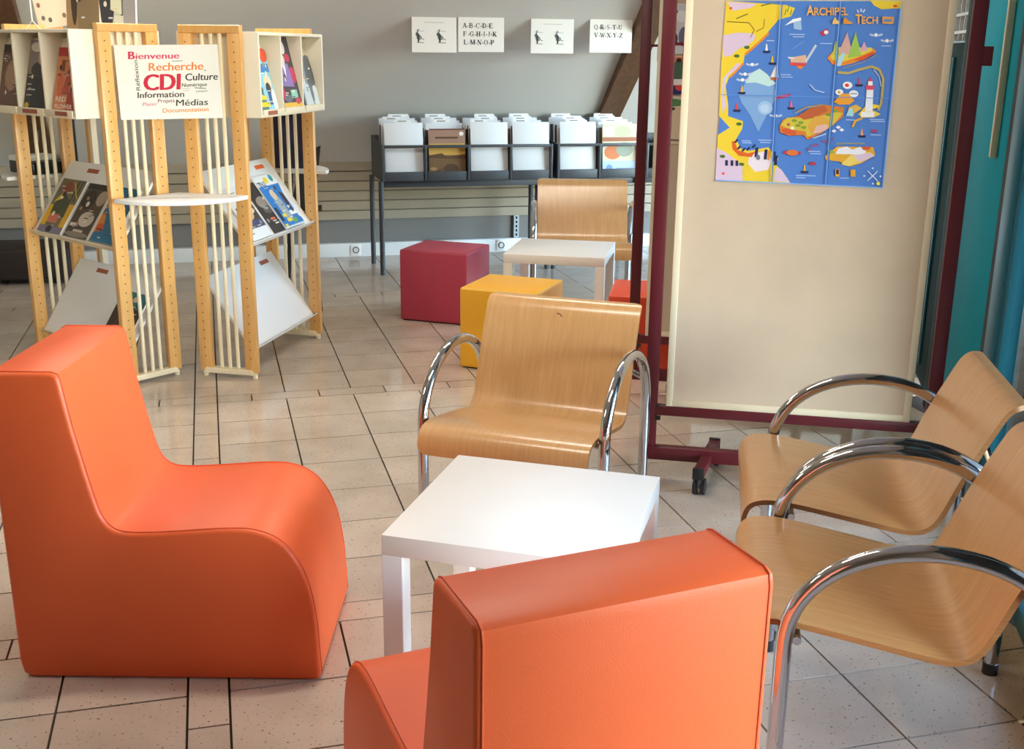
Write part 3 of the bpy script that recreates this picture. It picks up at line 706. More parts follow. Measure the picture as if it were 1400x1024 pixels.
# ------------------------------------------------------------------ magazine rack (local x = towards the readers, y = along the unit)
RK_A, RK_E = Vector((-1.484, 5.142, 0)), Vector((-1.576, 5.158, 0))
AR, AL = R(-12.0), R(-130.0)
rk = thing('magazine_rack', 'pine and cream magazine rack with slatted side frames and sloped shelves', 'rack', (0, 0, 0))
def side_frame(parent, base, y0, sg, hole=True):
    """one slatted side frame: rails are the part, posts and rods its sub-parts"""
    D, T = 0.292, 0.032; ya, yb = sorted((sg * y0, sg * (y0 + T)))
    m = MB()
    m.prism([(0.012, 0.018), (0.03, 0.045), (D - 0.03, 0.045), (D - 0.012, 0.018)], 'y', ya - 0.004, yb + 0.004, bev=0.003, seg=1)
    for x in (0.02, D - 0.02): m.cyl((x, (ya + yb) / 2, 0.0), (x, (ya + yb) / 2, 0.02), 0.012, 10)
    f = m.build('side_frame', M_ROD, parent); f.matrix_local = base
    MB().prism([(0.0, 1.565), (0.0, 1.60), (D, 1.60), (D, 1.565)], 'y', ya, yb, bev=0.003, seg=1).build('top_rail', M_PINE, f)
    for x0 in (0.0, D - 0.062): MB().box(x0, x0 + 0.062, ya, yb, 0.03, 1.566, bev=0.004).build('post', M_PINE, f)
    for k in range(3):
        x = 0.062 + (D - 0.124) * (k + 1) / 4
        MB().cyl((x, (ya + yb) / 2, 0.04), (x, (ya + yb) / 2, 1.57), 0.009, 10).build('rod', M_ROD, f)
    h = MB()
    for x in (0.031, D - 0.031):
        z = 0.10
        while z < 1.54:
            for yy, d in ((ya, -1), (yb, 1)): h.cyl((x, yy - d * 0.001, z), (x, yy + d * 0.0006, z), 0.0032, 6)
            z += 0.042
    h.build('peg_holes', mat('hole_dark', '4A3216', 0.9), f, smooth=False, kind='stuff')
    return f
SH = [((0.03, 0.958), (0.262, 0.632)), ((0.03, 0.470), (0.258, 0.138))]
def module(base, sg):
    for y0 in (0.0, 0.80): side_frame(rk, base, y0, sg)
    def bx(m, x0, x1, y0, y1, z0, z1, **k):
        a, b = sorted((sg * y0, sg * y1)); return m.box(x0, x1, a, b, z0, z1, **k)
    m = MB(); y0, y1 = 0.036, 0.797; xb, xf, zb, zt = -0.028, (0.36 if sg > 0 else 0.402), 1.205, 1.573; th = 0.014
    bx(m, xb, xf, y0, y0 + th, zb, zt, bev=0.002); bx(m, xb, xf, y1 - th, y1, zb, zt, bev=0.002)
    bx(m, xb, xf - 0.004, y0 + th, y1 - th, zt - th, zt, bev=0.002); bx(m, xb, xf, y0 + th, y1 - th, zb, zb + th, bev=0.002)
    a, b = sorted((sg * (y0 + th), sg * (y1 - th)))
    m.prism([(xb, zb + th), (xb, zt - th), (xb + 0.012, zt - th), (xb + 0.012, zb + th)], 'y', a, b)
    box = m.build('pigeonhole_box', M_CREAMBOX, rk); box.matrix_local = base
    bk = MB().prism([(xf - 0.047, zb + th), (xf - 0.035, zb + th), (xf - 0.110, zt - 0.035), (xf - 0.122, zt - 0.035)], 'y', a, b).build('sloped_back', M_CREAMBOX, box)
    W = (y1 - y0 - 2 * th) / 3
    for k in (1, 2):
        c = y0 + th + W * k
        bx(MB(), 0.20, xf - 0.006, c - 0.006, c + 0.006, zb + th, zt - th, bev=0.001).build('divider', M_CREAMBOX, box)
    for k in range(3):
        c0 = y0 + th + W * k + 0.008
        l = bx(MB(), xf - 0.008, xf + 0.004, c0, c0 + W - 0.016, zb + 0.004, zb + 0.034, bev=0.002).build('front_lip', M_CREAM, box)
    bx(MB(), xf + 0.004, xf + 0.0055, y0 + th + 0.05, y0 + th + 0.15, zb + 0.010, zb + 0.028).build('label_strip', M_BROWNL, box, smooth=False)
    if sg < 0: bx(MB(), xf + 0.004, xf + 0.0055, y0 + th + W + 0.06, y0 + th + W + 0.19, zb + 0.010, zb + 0.028).build('label_strip', M_BROWNL, box, smooth=False)
    for i, (p0, p1) in enumerate(SH):
        dx, dz = p1[0] - p0[0], p1[1] - p0[1]; L = math.hypot(dx, dz); tx, tz = dx / L, dz / L; nx_, nz_ = -tz, tx
        a, b = sorted((sg * 0.038, sg * 0.794))
        pr = [p0, p1, (p1[0] - nx_ * .012, p1[1] - nz_ * .012), (p0[0] - nx_ * .012, p0[1] - nz_ * .012)]
        sh = MB().prism(pr, 'y', a, b, bev=0.001, seg=1).build('sloped_shelf', M_SHELF, rk); sh.matrix_local = base
        e = (p1[0] + tx * 0.004, p1[1] + tz * 0.004)
        lp_ = [(p1[0] - nx_ * .014, p1[1] - nz_ * .014), e, (e[0] + nx_ * .024, e[1] + nz_ * .024), (e[0] + nx_ * .024 + tx * .004, e[1] + nz_ * .024 + tz * .004), (e[0] + tx * .006 - nx_ * .016, e[1] + tz * .006 - nz_ * .016)]
        MB().prism(lp_, 'y', a, b).build('front_lip', M_SHELF if sg > 0 else M_CREAM, sh)
        q0 = (p0[0] + tx * 0.03 + nx_ * .001, p0[1] + tz * 0.03 + nz_ * .001); q1 = (q0[0] + tx * 0.022, q0[1] + tz * 0.022)
        yy = 0.60 if sg > 0 else 0.50
        a2, b2_ = sorted((sg * yy, sg * (yy + 0.10)))
        MB().prism([q0, q1, (q1[0] - nx_ * .002, q1[1] - nz_ * .002), (q0[0] - nx_ * .002, q0[1] - nz_ * .002)], 'y', a2, b2_).build('label_strip', M_ORANGEL if (i == 0 and sg > 0) else M_BROWNL, sh, smooth=False)
    # rear upright of the unit
    u_ = MB(); bx(u_, -0.05, -0.02, 0.69, 0.72, 0.02, 1.21, bev=0.003); o = u_.build('rear_upright', M_PINE, rk); o.matrix_local = base
    u_ = MB(); bx(u_, -0.05, -0.02, 0.665, 0.69, 0.02, 1.21); o = u_.build('rear_strip', M_CREAMBOX, rk); o.matrix_local = base
MR = Matrix.Translation(RK_A) @ Matrix.Rotation(AR, 4, 'Z'); ML = Matrix.Translation(RK_E) @ Matrix.Rotation(AL, 4, 'Z')
module(MR, 1); module(ML, -1)
def sector(c, a0, a1, r, z, name='corner_shelf'):
    n = 20; pts = [(c[0], c[1])] + [(c[0] + r * math.cos(a0 + (a1 - a0) * k / n), c[1] + r * math.sin(a0 + (a1 - a0) * k / n)) for k in range(n + 1)]
    return MB().prism(pts, 'z', z - 0.018, z, bev=0.002, seg=1).build(name, M_SHELF, rk)
sector((-1.53, 5.15), R(-126), R(-13), 0.342, 0.868)
H_ = ML @ Vector((0, -0.84, 0)); D_ = MR @ Vector((0, 0.84, 0))
sector((D_.x, D_.y), R(-8), R(100), 0.33, 0.893); sector((H_.x, H_.y), R(-134), R(-240), 0.33, 0.893)

# welcome sign (A3 sheet tied across the two front frames)
sp0 = Vector((-1.712, 4.990, 1.198)); sp1 = Vector((-1.290, 5.078, 1.206))
ex = (sp1 - sp0).normalized()
SGW, SGH = 0.431, 0.312
sg_ = sheet('welcome_sign', 'white word cloud welcome sign tied to the front of the magazine rack', frame_mw(sp0, ex, (0, 0, 1)), SGW, SGH, cat='sign')
def ZS(x, y):
    v = (y - 170) / 728.0; l = 95 + 50 * v; r = 1085 + 110 * v
    return ((x - l) / (r - l) * SGW, (1 - v) * SGH)
q = Print(SGW, SGH, ZS, 0.0004)
for t_, x0, y0, x1, y1, cp, c, bo in (('B', 235, 306, 292, 306, 78, 'D8305E', .03), ('ienvenue', 305, 306, 720, 303, 62, 'E0446C', .02), ('Recherche', 430, 422, 960, 415, 82, 'F08A3C', .015), (',', 972, 425, 988, 425, 40, '5A4030', 0),
        ('CDI', 385, 612, 735, 606, 165, 'D42A48', .03), ('Culture', 790, 520, 1112, 515, 72, '241C1C', .012), ('Numérique', 757, 582, 1008, 576, 38, '2A2422', .01), ('Lecture', 905, 636, 1015, 634, 24, '4A4442', .0),
        ('Information', 318, 686, 782, 680, 62, '3A3434', .012), ('Médias', 705, 770, 1028, 764, 66, '3E3A28', .008), ('Projets', 520, 735, 688, 732, 38, '8A3A4A', .005), ('Plaisir', 368, 765, 515, 762, 36, 'C86A8E', .0), ('Documentation', 570, 834, 1038, 826, 44, 'EE9440', .012)):
    q.heavy(t_, (x0, y0), (x1, y1), (0, -cp), c, bo * cp * 2.0)
q.text('Réflexion', (345, 612), (318, 318), (-42, -3), '4A4444', 0.0)
q.line([(650, 330), (760, 326)], 5, '6A5A5A'); q.line([(760, 600), (840, 598)], 3, '8A8080'); q.line([(765, 620), (830, 618)], 3, '8A8080'); q.line([(885, 592), (1000, 600)], 8, '8A8080')
q.build('printed_words', sg_)

# ------------------------------------------------------------------ magazines
def magazine(name, label, base, sg, y, x, z, tilt, w, h, th, bgc, shapes, group, texts=(), cat='magazine', turn=0.0):
    """stands with its bottom edge at (x, z) in the rack frame, cover towards the reader; y = centre along the unit"""
    ct, st = math.cos(tilt), math.sin(tilt)
    # in-frame axes: cover right, cover up, cover normal
    right = Vector((0, 1, 0)); up = Vector((-st, 0, ct))
    o = Vector((x, sg * y, z)) - right * (w / 2)
    mm = Matrix((right, up, right.cross(up))).transposed().to_4x4(); mm.translation = o
    if turn: mm = mm @ Matrix.Translation((w / 2, 0, 0)) @ Matrix.Rotation(turn, 4, 'Z') @ Matrix.Translation((-w / 2, 0, 0))
    t = thing(name, label, cat, mw=base @ mm, group=group)
    MB().box(0, w, 0, h, 0.0, th, bev=0.0008, seg=1).build('pages', M_PAPER, t, smooth=False)
    q = Print(w, h, None, th + 0.0003); q.rect(0, 0, 1, 1, bgc)
    for s in shapes:
        k = s[0]
        if k == 'r': q.rect(*s[1:])
        elif k == 'e': q.ell(*s[1:])
        elif k == 'p': q.P(*s[1:])
        elif k == 'l': q.line(*s[1:])
    r_ = random.Random(label)
    for k in range(9):
        a_, b_ = r_.uniform(.05, .75), r_.uniform(.05, .9); q.rect(a_, b_, a_ + r_.uniform(.08, .22), b_ + r_.uniform(.008, .02), r_.choice(('EDEAE2', '2A2828', 'D8C8A0', '6A6460', 'C8D4DC')))
    for k in range(5): q.ell(r_.uniform(.1, .9), r_.uniform(.15, .85), r_.uniform(.03, .07), r_.uniform(.02, .05), r_.choice(('E4DED2', '3A3636', bgc, 'A88A74', '8A94A0')), 9)
    for tt, x0, x1, yb_, cp, c in texts: q.text(tt, (x0, yb_), (x1, yb_), (0, cp), c, 0.02)
    q.build('cover', t); return t
G1 = 'magazines in the pigeonhole boxes'; G2 = 'magazines on the sloped shelves'
tb = math.atan2(0.075, 0.32)       # lean of the pigeonhole backs
XR, XL, ZB = 0.36 - 0.032, 0.402 - 0.032, 1.219
W3 = (0.797 - 0.036 - 0.028) / 3
def pc(k): return 0.05 + W3 * (k + 0.5)
magazine('magazine', 'bright blue and yellow comic magazine in right box, first pigeonhole from left', MR, 1, pc(0), XR, ZB + .014, tb, 0.20, 0.27, 0.012, '8ED0E8', [('r', 0, .78, .55, 1, 'F0DC28'), ('e', .25, .88, .16, .06, '2A2A22'), ('e', .62, .9, .1, .05, 'EEEEEE'), ('e', .85, .9, .2, .12, 'E0542E'), ('r', .5, .62, 1, .76, '2F86D0'), ('e', .25, .5, .18, .09, 'D04A3A'), ('p', [(.0, .0), (.5, 0), (.35, .45), (.1, .4)], '5E7A80'), ('e', .75, .45, .2, .12, 'EBD9B8'), ('e', .72, .35, .13, .1, '3A2A30'), ('r', .62, .08, .9, .28, '2E5A9A'), ('r', .1, .17, .5, .24, 'E6D020'), ('r', .15, .05, .6, .13, 'E6D020'), ('e', .9, .15, .12, .2, 'E6EEF2')], G1)
magazine('magazine', 'dark manga style magazine with purple figure in right box, middle pigeonhole', MR, 1, pc(1), XR, ZB + .014, tb, 0.21, 0.325, 0.03, '4A3E44', [('r', 0, 0, 1, .06, 'E8B840'), ('e', .15, .85, .14, .08, '5A9AD0'), ('e', .6, .85, .14, .1, 'E4DCE0'), ('e', .75, .7, .14, .06, 'C83A58'), ('e', .85, .45, .16, .12, 'CC3A5C'), ('p', [(.15, .3), (.8, .28), (.7, .62), (.3, .62)], '8E78BC'), ('e', .45, .68, .14, .09, 'E2D8DC'), ('p', [(.38, .6), (.55, .6), (.47, .42)], 'EDE6F0'), ('r', .5, .12, .85, .24, '8ED0B8'), ('e', .1, .2, .1, .1, 'C8386A'), ('e', .3, .12, .2, .06, '6A6E80'), ('e', .8, .08, .14, .05, 'C23A52')], G1)
magazine('magazine', 'grey portrait cover magazine in right box, rightmost pigeonhole', MR, 1, pc(2) + .012, XR, ZB + .014, tb, 0.20, 0.24, 0.016, '8C9298', [('r', 0, 0, .12, 1, '1E2022'), ('e', .8, .62, .25, .4, '5A6066'), ('p', [(.2, 0), (.65, 0), (.55, .45), (.2, .5)], 'CBD6DC'), ('e', .9, .15, .2, .25, 'D4DEE2'), ('e', .35, .7, .12, .12, 'C49AAE'), ('r', .15, .9, .35, .98, 'E8EEF0'), ('e', .7, .25, .08, .2, '6E767C')], G1)
magazine('magazine', 'red and orange comic titled Red Flower in left box, right pigeonhole', ML, -1, pc(0), XL, ZB + .014, tb, 0.19, 0.27, 0.012, 'D98A5C', [('r', 0, .86, 1, 1, 'B83A34'), ('p', [(.3, .25), (.6, .25), (.75, .6), (.55, .7)], 'C0503C'), ('e', .72, .7, .18, .12, '3A221E'), ('e', .22, .4, .14, .2, 'D9704A'), ('e', .8, .3, .13, .1, '3E2A2A'), ('r', .2, .62, .36, .8, '8A4A34'), ('p', [(.55, 0), (1, 0), (1, .35), (.6, .3)], 'B0443C')], G1, [('RED', .1, .55, .14, .08, 'F4E8DC'), ('FLOWER', .1, .85, .03, .07, 'F4E8DC')])
magazine('magazine', 'dark photo magazine of a figure in black in left box, middle pigeonhole', ML, -1, pc(1), XL, ZB + .014, tb, 0.20, 0.30, 0.014, '8A8078', [('r', 0, .0, 1, .5, '2C2A30'), ('e', .5, .56, .35, .12, '3A3840'), ('e', .55, .74, .15, .1, 'B8A694'), ('e', .3, .9, .25, .07, 'D8D2C8'), ('r', .72, .62, .86, .98, '2A2420'), ('r', .06, .34, .3, .36, 'B8B0A8'), ('r', .06, .26, .26, .28, 'B8B0A8'), ('r', .06, .18, .3, .2, 'B8B0A8'), ('e', .12, .04, .1, .04, 'C8A83A')], G1)
magazine('magazine', 'brown covered magazine in left box, left pigeonhole at the photo edge', ML, -1, pc(2), XL, ZB + .014, tb, 0.20, 0.28, 0.012, '6A4A3C', [('e', .5, .5, .3, .25, 'A8846A'), ('r', 0, .86, 1, 1, '3A2A2A')], G1)
p0, p1 = SH[0]
dx, dz = p1[0] - p0[0], p1[1] - p0[1]; LL = math.hypot(dx, dz); ts = math.atan2(-dx, -dz) ; tilt_s = math.atan2(abs(dx), abs(dz))
def on_shelf(i, up):
    """point on the shelf, 'up' metres above its front lip"""
    a, b = SH[i]; L = math.hypot(b[0] - a[0], b[1] - a[1]); tx, tz = (b[0] - a[0]) / L, (b[1] - a[1]) / L
    return b[0] - tx * up - tz * .0015, b[1] - tz * up + tx * .0015
xs, zs_ = on_shelf(0, 0.006)
nshift = 0.011
def lift(k): return xs + math.cos(tilt_s) * k, zs_ + math.sin(tilt_s) * k
x_, z_ = lift(0.0)
magazine('magazine', 'white geographic magazine with small dark photo on right upper shelf, left end', MR, 1, 0.20, x_, z_, tilt_s, 0.21, 0.28, 0.008, 'DDE2EA', [('r', .12, .2, .98, .62, '4A3A34'), ('e', .5, .45, .25, .1, 'C8A890'), ('r', .3, .2, .98, .34, '3A4A7A'), ('e', .75, .52, .16, .06, 'E0D2B0'), ('e', .2, .8, .06, .03, '2A2A2A'), ('e', .55, .82, .06, .035, 'C8344A')], G2)
magazine('magazine', 'black covered magazine lying half under the blue one on the right upper shelf', MR, 1, 0.43, x_, z_, tilt_s, 0.21, 0.28, 0.006, '2E2A2C', [('e', .45, .6, .3, .12, '8A8078'), ('e', .5, .45, .25, .08, '5A544E'), ('r', .3, .25, .55, .29, 'D86A4A'), ('r', .4, .16, .6, .19, 'D8D8D8')], G2)
x_, z_ = lift(0.008)
magazine('magazine', 'bright blue science magazine with white title on the right upper shelf, right end', MR, 1, 0.575, x_, z_, tilt_s, 0.235, 0.30, 0.008, '2478C8', [('r', 0, .80, 1, 1, 'E4EAF0'), ('r', .42, .84, .62, .95, 'EAD43A'), ('e', .8, .92, .09, .07, '2E9AB0'), ('p', [(.3, .1), (.6, .1), (.62, .5), (.5, .7), (.36, .72), (.3, .5)], '9AA8B4'), ('e', .42, .62, .12, .1, 'D8C4A8'), ('p', [(.72, .3), (.86, .3), (.9, .6), (.72, .66)], '3E3238'), ('p', [(.92, .15), (1, .1), (1, .8), (.9, .6)], 'D8DEE8'), ('r', .05, .0, .18, .08, 'EAD43A'), ('r', .22, .2, .4, .26, 'EAD43A'), ('r', .3, .1, .5, .16, 'EAD43A'), ('r', .05, .14, .17, .4, '1E2228'), ('r', .62, .2, .95, .28, 'EEF2F6'), ('r', .55, .06, .75, .14, '6AA84A'), ('r', .0, .0, 1, .03, 'C8D4DC')], G2, [('TENUS', .03, .40, .80, .09, '1E2A5A')])
x_, z_ = lift(0.0)
magazine('magazine', 'yellow and green music magazine on the left upper shelf, left end', ML, -1, 0.635, x_, z_, tilt_s, 0.215, 0.29, 0.012, '6E6A54', [('r', 0, 0, 1, .12, '7A7490'), ('r', .0, .12, .2, .5, 'D8B42A'), ('r', .78, .12, 1, .55, 'D8A82A'), ('e', .4, .84, .2, .12, '8A4A38'), ('p', [(.15, .5), (.4, .72), (.75, .6), (.8, .3), (.2, .3)], '3E4A3A'), ('p', [(.1, .55), (.3, .75), (.35, .62)], 'D8C23A'), ('r', .2, .18, .62, .34, 'C4705A'), ('r', .7, .6, .76, 1, '3A3A30'), ('r', .84, .6, .9, 1, '3A3A30'), ('l', [(.55, .95), (.95, .65)], .03, 'C8B038'), ('e', .45, .06, .12, .06, '2A2A30')], G2)
magazine('magazine', 'black and white photo magazine on the left upper shelf, in the middle', ML, -1, 0.395, x_, z_, tilt_s, 0.205, 0.285, 0.012, '4A4038', [('e', .6, .35, .3, .14, 'C8C0B4'), ('e', .3, .7, .28, .18, '2A221E'), ('e', .35, .62, .07, .05, 'E0DCD2'), ('r', .05, .2, .35, .26, 'DAD2C4'), ('r', .3, .1, .7, .15, 'C8C0B2'), ('e', .8, .75, .2, .14, 'A89A8C'), ('r', .0, .9, 1, 1, '1E1A18'), ('e', .5, .06, .5, .05, '8A8074')], G2)
magazine('magazine', 'blue illustrated magazine on the left upper shelf, right end', ML, -1, 0.165, x_, z_, tilt_s, 0.21, 0.285, 0.02, '1F6E96', [('e', .72, .6, .12, .07, 'E6D8CC'), ('e', .75, .6, .07, .03, 'D87A6A'), ('p', [(0, .1), (.35, .3), (.2, .55), (0, .4)], 'D88A3A'), ('e', .25, .25, .14, .08, 'C85A34'), ('r', .0, 0, .08, 1, 'E2D6C2')], G2)
xs, zs_ = on_shelf(1, 0.006); x_, z_ = lift(0.0)
magazine('magazine', 'dark magazine with teal patterned top on the left lower shelf', ML, -1, 0.185, x_, z_, tilt_s, 0.22, 0.29, 0.010, '3A2A26', [('r', 0, .72, 1, 1, '2A7A80'), ('e', .3, .85, .12, .06, 'C84A3A'), ('e', .6, .88, .1, .05, 'D8CDB8'), ('e', .8, .8, .1, .06, '1E4A5A'), ('e', .5, .4, .3, .2, '5A3A30')], G2)
# prints standing on top of the left box
for yy, lab, bgc, shp in ((0.188, 'black and white photo print standing on the left box, right one', 'C9CCB8', [('e', .2, .45, .24, .5, '34343E'), ('e', .75, .3, .2, .28, '3E3E46'), ('r', .65, .0, 1, .95, '9A9AA0'), ('e', .8, .8, .14, .2, '7A6A7A'), ('r', .4, .02, .66, .14, 'D8D8CC'), ('p', [(.3, .2), (.62, .15), (.6, 1), (.35, 1)], 'D9DEC4')]),
                          (0.482, 'brown photo print standing on the left box, left one', '9A7F5A', [('r', .35, 0, .98, .62, '7E6C4E'), ('r', .35, .62, .98, 1, '4E4430'), ('e', .25, .35, .1, .3, '3A2C1E'), ('e', .45, .7, .1, .1, '2E261A')])):
    magazine('standing_print', lab, ML, -1, yy, 0.07, 1.5735, 0.06, 0.285, 0.44, 0.008, bgc, shp, 'prints standing on the left box', cat='print')
# items on the corner shelves
t = thing('dark_album', 'dark purple album standing on the rear corner shelf at right of the rack', 'book', mw=frame_mw(MR @ Vector((0.03, 0.90, 0.8935)), MR.to_3x3() @ Vector((1, 0.25, 0)), (0, 0, 1)))
MB().box(0, 0.21, 0, 0.30, -0.012, 0.0, bev=0.001).build('cover_board', mat('dark_purple_cover', '2A2440', 0.4, var=0.3, scale=14), t)
q = Print(0.21, 0.30); q.rect(.72, .05, .92, .11, '6A6A7E'); q.ell(.4, .6, .2, .2, '3A3058', 14); q.build('cover_print', t)
t = thing('black_device', 'black box with white tray on the corner shelf at far left of the rack', 'device', mw=ML @ Matrix.Translation((0.08, -0.95, 0.8935)))
MB().box(-0.08, 0.12, -0.14, 0.10, 0.0, 0.06, bev=0.006).build('device_body', M_BLACK, t); MB().box(-0.06, 0.13, -0.12, 0.02, 0.06, 0.085, bev=0.004).build('paper_tray', M_WHITE, t)
t = thing('black_folder', 'black display folder standing on the corner shelf at far left of the rack', 'folder', mw=ML @ Matrix.Translation((0.0, -0.92, 0.8935)))
MB().box(-0.03, -0.012, -0.12, 0.09, 0.0, 0.29, bev=0.002).build('folder_cover', M_BLACK, t); MB().box(-0.012, -0.008, -0.11, 0.08, 0.005, 0.28).build('folder_sheets', M_PAPER, t, smooth=False)
# hanging card and string
t = thing('hanging_card', 'small printed card hanging tilted above the left pigeonhole box', 'card', mw=frame_mw((-2.275, 5.60, 1.578), (0.985, 0.03, 0.15), (-0.15, 0, 0.99)))
MB().box(0, 0.155, 0, 0.24, -0.001, 0).build('sheet', M_PAPER, t, smooth=False)
q = Print(0.155, 0.24); q.rect(.0, .0, 1, 1, 'DDCDB8'); q.rect(.28, .55, .8, .72, 'D8766A'); q.rect(.3, .8, .75, .9, 'C85A54')
for cx, cy, c in ((.12, .6, '4A6A9A'), (.14, .45, '8A6A5A'), (.9, .62, '4A4A7A'), (.2, .2, '6A6A60'), (.85, .2, '7A6A4A'), (.4, .15, '5A5A5A')): q.ell(cx, cy, .06, .05, c, 8)
q.build('printed_card', t)
MB().cyl((0.078, 0.24, -0.0005), (0.078 + 0.15, CEIL - 1.578 - 0.02, -0.0005), 0.0008, 5).build('thread', M_WHITE, t)
sx_ = ML @ Vector((0.300, -0.52, 0))
t = thing('white_string', 'white string with forked end hanging above the left pigeonhole box', 'string', (sx_.x, sx_.y, 0))
MB().cyl((0, 0, 1.612), (-0.01, 0, CEIL - 0.001), 0.0035, 6).build('cord', M_WHITE, t)
MB().tube([(-0.03, 0, 1.576), (0, 0, 1.612), (0.035, 0, 1.576)], 0.0018, 5).build('fork', M_WHITE, t)

# ------------------------------------------------------------------ album bins along the back wall
BN = Matrix.Translation((-0.894, 7.661, 0)) @ Matrix.Rotation(R(15), 4, 'Z')
def make_bin(label, x0, ncomp, cw=0.30):
    t = thing('album_bin', label, 'bin', mw=BN @ Matrix.Translation((x0, 0, 0)), group='dark album bins')
    W = ncomp * cw; D = 0.50; zb, zf = 0.655, 0.88
    tr = MB(); tr.box(0, W, 0, D, zb - 0.012, zb, bev=0.001)
    tr.box(0, W, D - 0.01, D, zb, 0.92, bev=0.001); tr.build('tray', M_DKGREY, t)
    for x in (0.0, W):
        xa = x if x == 0 else x - 0.012
        MB().prism([(0.0, zb), (0.0, zf), (D, 0.92), (D, zb)], 'x', xa, xa + 0.012, bev=0.001, seg=1).build('side_panel', M_DKGREY, t)
    for k in range(1, ncomp): MB().prism([(0.0, zb), (0.0, zf), (D, 0.90), (D, zb)], 'x', k * cw - 0.004, k * cw + 0.004).build('divider', M_DKGREY, t)
    for k in range(ncomp): MB().box(k * cw + 0.013, (k + 1) * cw - 0.013, -0.006, 0.004, zb - 0.01, zb + 0.052, bev=0.002).build('front_lip', M_DKGREY, t)
    MB().box(0, W, -0.012, 0.002, zf - 0.014, zf + 0.006, bev=0.004).build('front_bar', M_DKGREY, t)
    for k in range(ncomp + 1):
        x = min(max(k * cw, 0.008), W - 0.008)
        MB().box(x - 0.009, x + 0.009, -0.014, 0.004, zb - 0.01, zf + 0.006, bev=0.004).build('front_bracket', M_DKGREY, t)
    MB().box(0.0, W, 0.03, 0.07, zb - 0.055, zb - 0.012, bev=0.003).build('support_beam', M_DKGREY, t)
    for x in (-0.015, W - 0.03):
        for y in (0.02, D - 0.03): MB().cyl((x + 0.01, y, 0.0), (x + 0.01, y, zb - 0.012), 0.0175, 12).build('leg', M_DKGREY, t)
    return t
make_bin('dark grey four compartment album bin on round legs under the sloped wall, left of two', 0.0, 4)
make_bin('dark grey album bin partly hidden by the burgundy posts, right of two', 1.235, 2, 0.315)
make_bin('dark grey album bin at far right, mostly hidden behind the map poster board', 1.90, 2, 0.30)
def stand_mw(x, y, z, tilt):
    right = Vector((1, 0, 0)); up = Vector((0, math.sin(tilt), math.cos(tilt)))
    m_ = Matrix((right, up, right.cross(up))).transposed().to_4x4(); m_.translation = Vector((x, y, z)); return BN @ m_
ORD = ['first compartment of left bin', 'second compartment of left bin', 'third compartment of left bin', 'fourth compartment of left bin', 'first compartment of right bin', 'second compartment of right bin']
XC = [0.160, 0.457, 0.755, 1.055, 1.235 + 0.165, 1.235 + 0.475]
COVC = ['3A4A5A', '6A3A34', '8A8A80', 'C9B890', '2E3A30', '4A5A7A', 'A8A090', '5A2A3A', 'D8D4C8', '31302E', '7A6A50', '9AB0C0']
ALB = {}
def album(label, x, y, z, tilt, w, h, th, col, name='album', group='albums filed in the bins', cat='album'):
    t = thing(name, label, cat, mw=stand_mw(x - w / 2, y, z, -tilt * -1), group=group)
    key = (round(w, 3), round(h, 3), round(th, 3))
    if key not in ALB:
        o1 = MB().box(0, w, 0, h, 0, th * .2).box(0, w, 0, h, th * .8, th).build('covers', M_PAPER, t, smooth=False)
        o2 = MB().box(0.002, w - 0.004, 0.002, h - 0.004, th * .2, th * .8).build('pages', M_PAPER, t, smooth=False)
        ALB[key] = (o1.data, o2.data); cm, pm = ALB[key]
    else:
        for nm, d in zip(('covers', 'pages'), ALB[key]): o1 = bpy.data.objects.new(nm, d); C.objects.link(o1); o1.parent = t
    for ch in t.children:
        if ch.name.startswith('covers'): ch.material_slots[0].link = 'OBJECT'; ch.material_slots[0].material = ink(col)
    return t
def divider(label, x, y, z, w, h, tilt, tabx, tabw=0.14):
    t = thing('divider_card', label, 'divider card', mw=stand_mw(x - w / 2, y, z, tilt), group='tabbed divider cards in the bins')
    MB().prism([(0, 0), (w, 0), (w, h), (tabx + tabw + .012, h), (tabx + tabw, h + 0.028), (tabx, h + 0.028), (tabx - 0.003, h), (0, h)], 'z', 0, 0.0016).build('card', mat('card_white', 'E2E8EE', 0.5), t, smooth=False)
    q = Print(1, 1, lambda a, b: (a, b), 0.0019); q.rect(tabx + 0.008, h + 0.006, tabx + tabw - 0.02, h + 0.022, 'F2F2EE'); q.rect(tabx + 0.03, h + 0.010, tabx + tabw - 0.05, h + 0.017, '7A7A8A')
    q.build('tab_label', t)
    return t
ZT = 0.657; ar = random.Random(11)
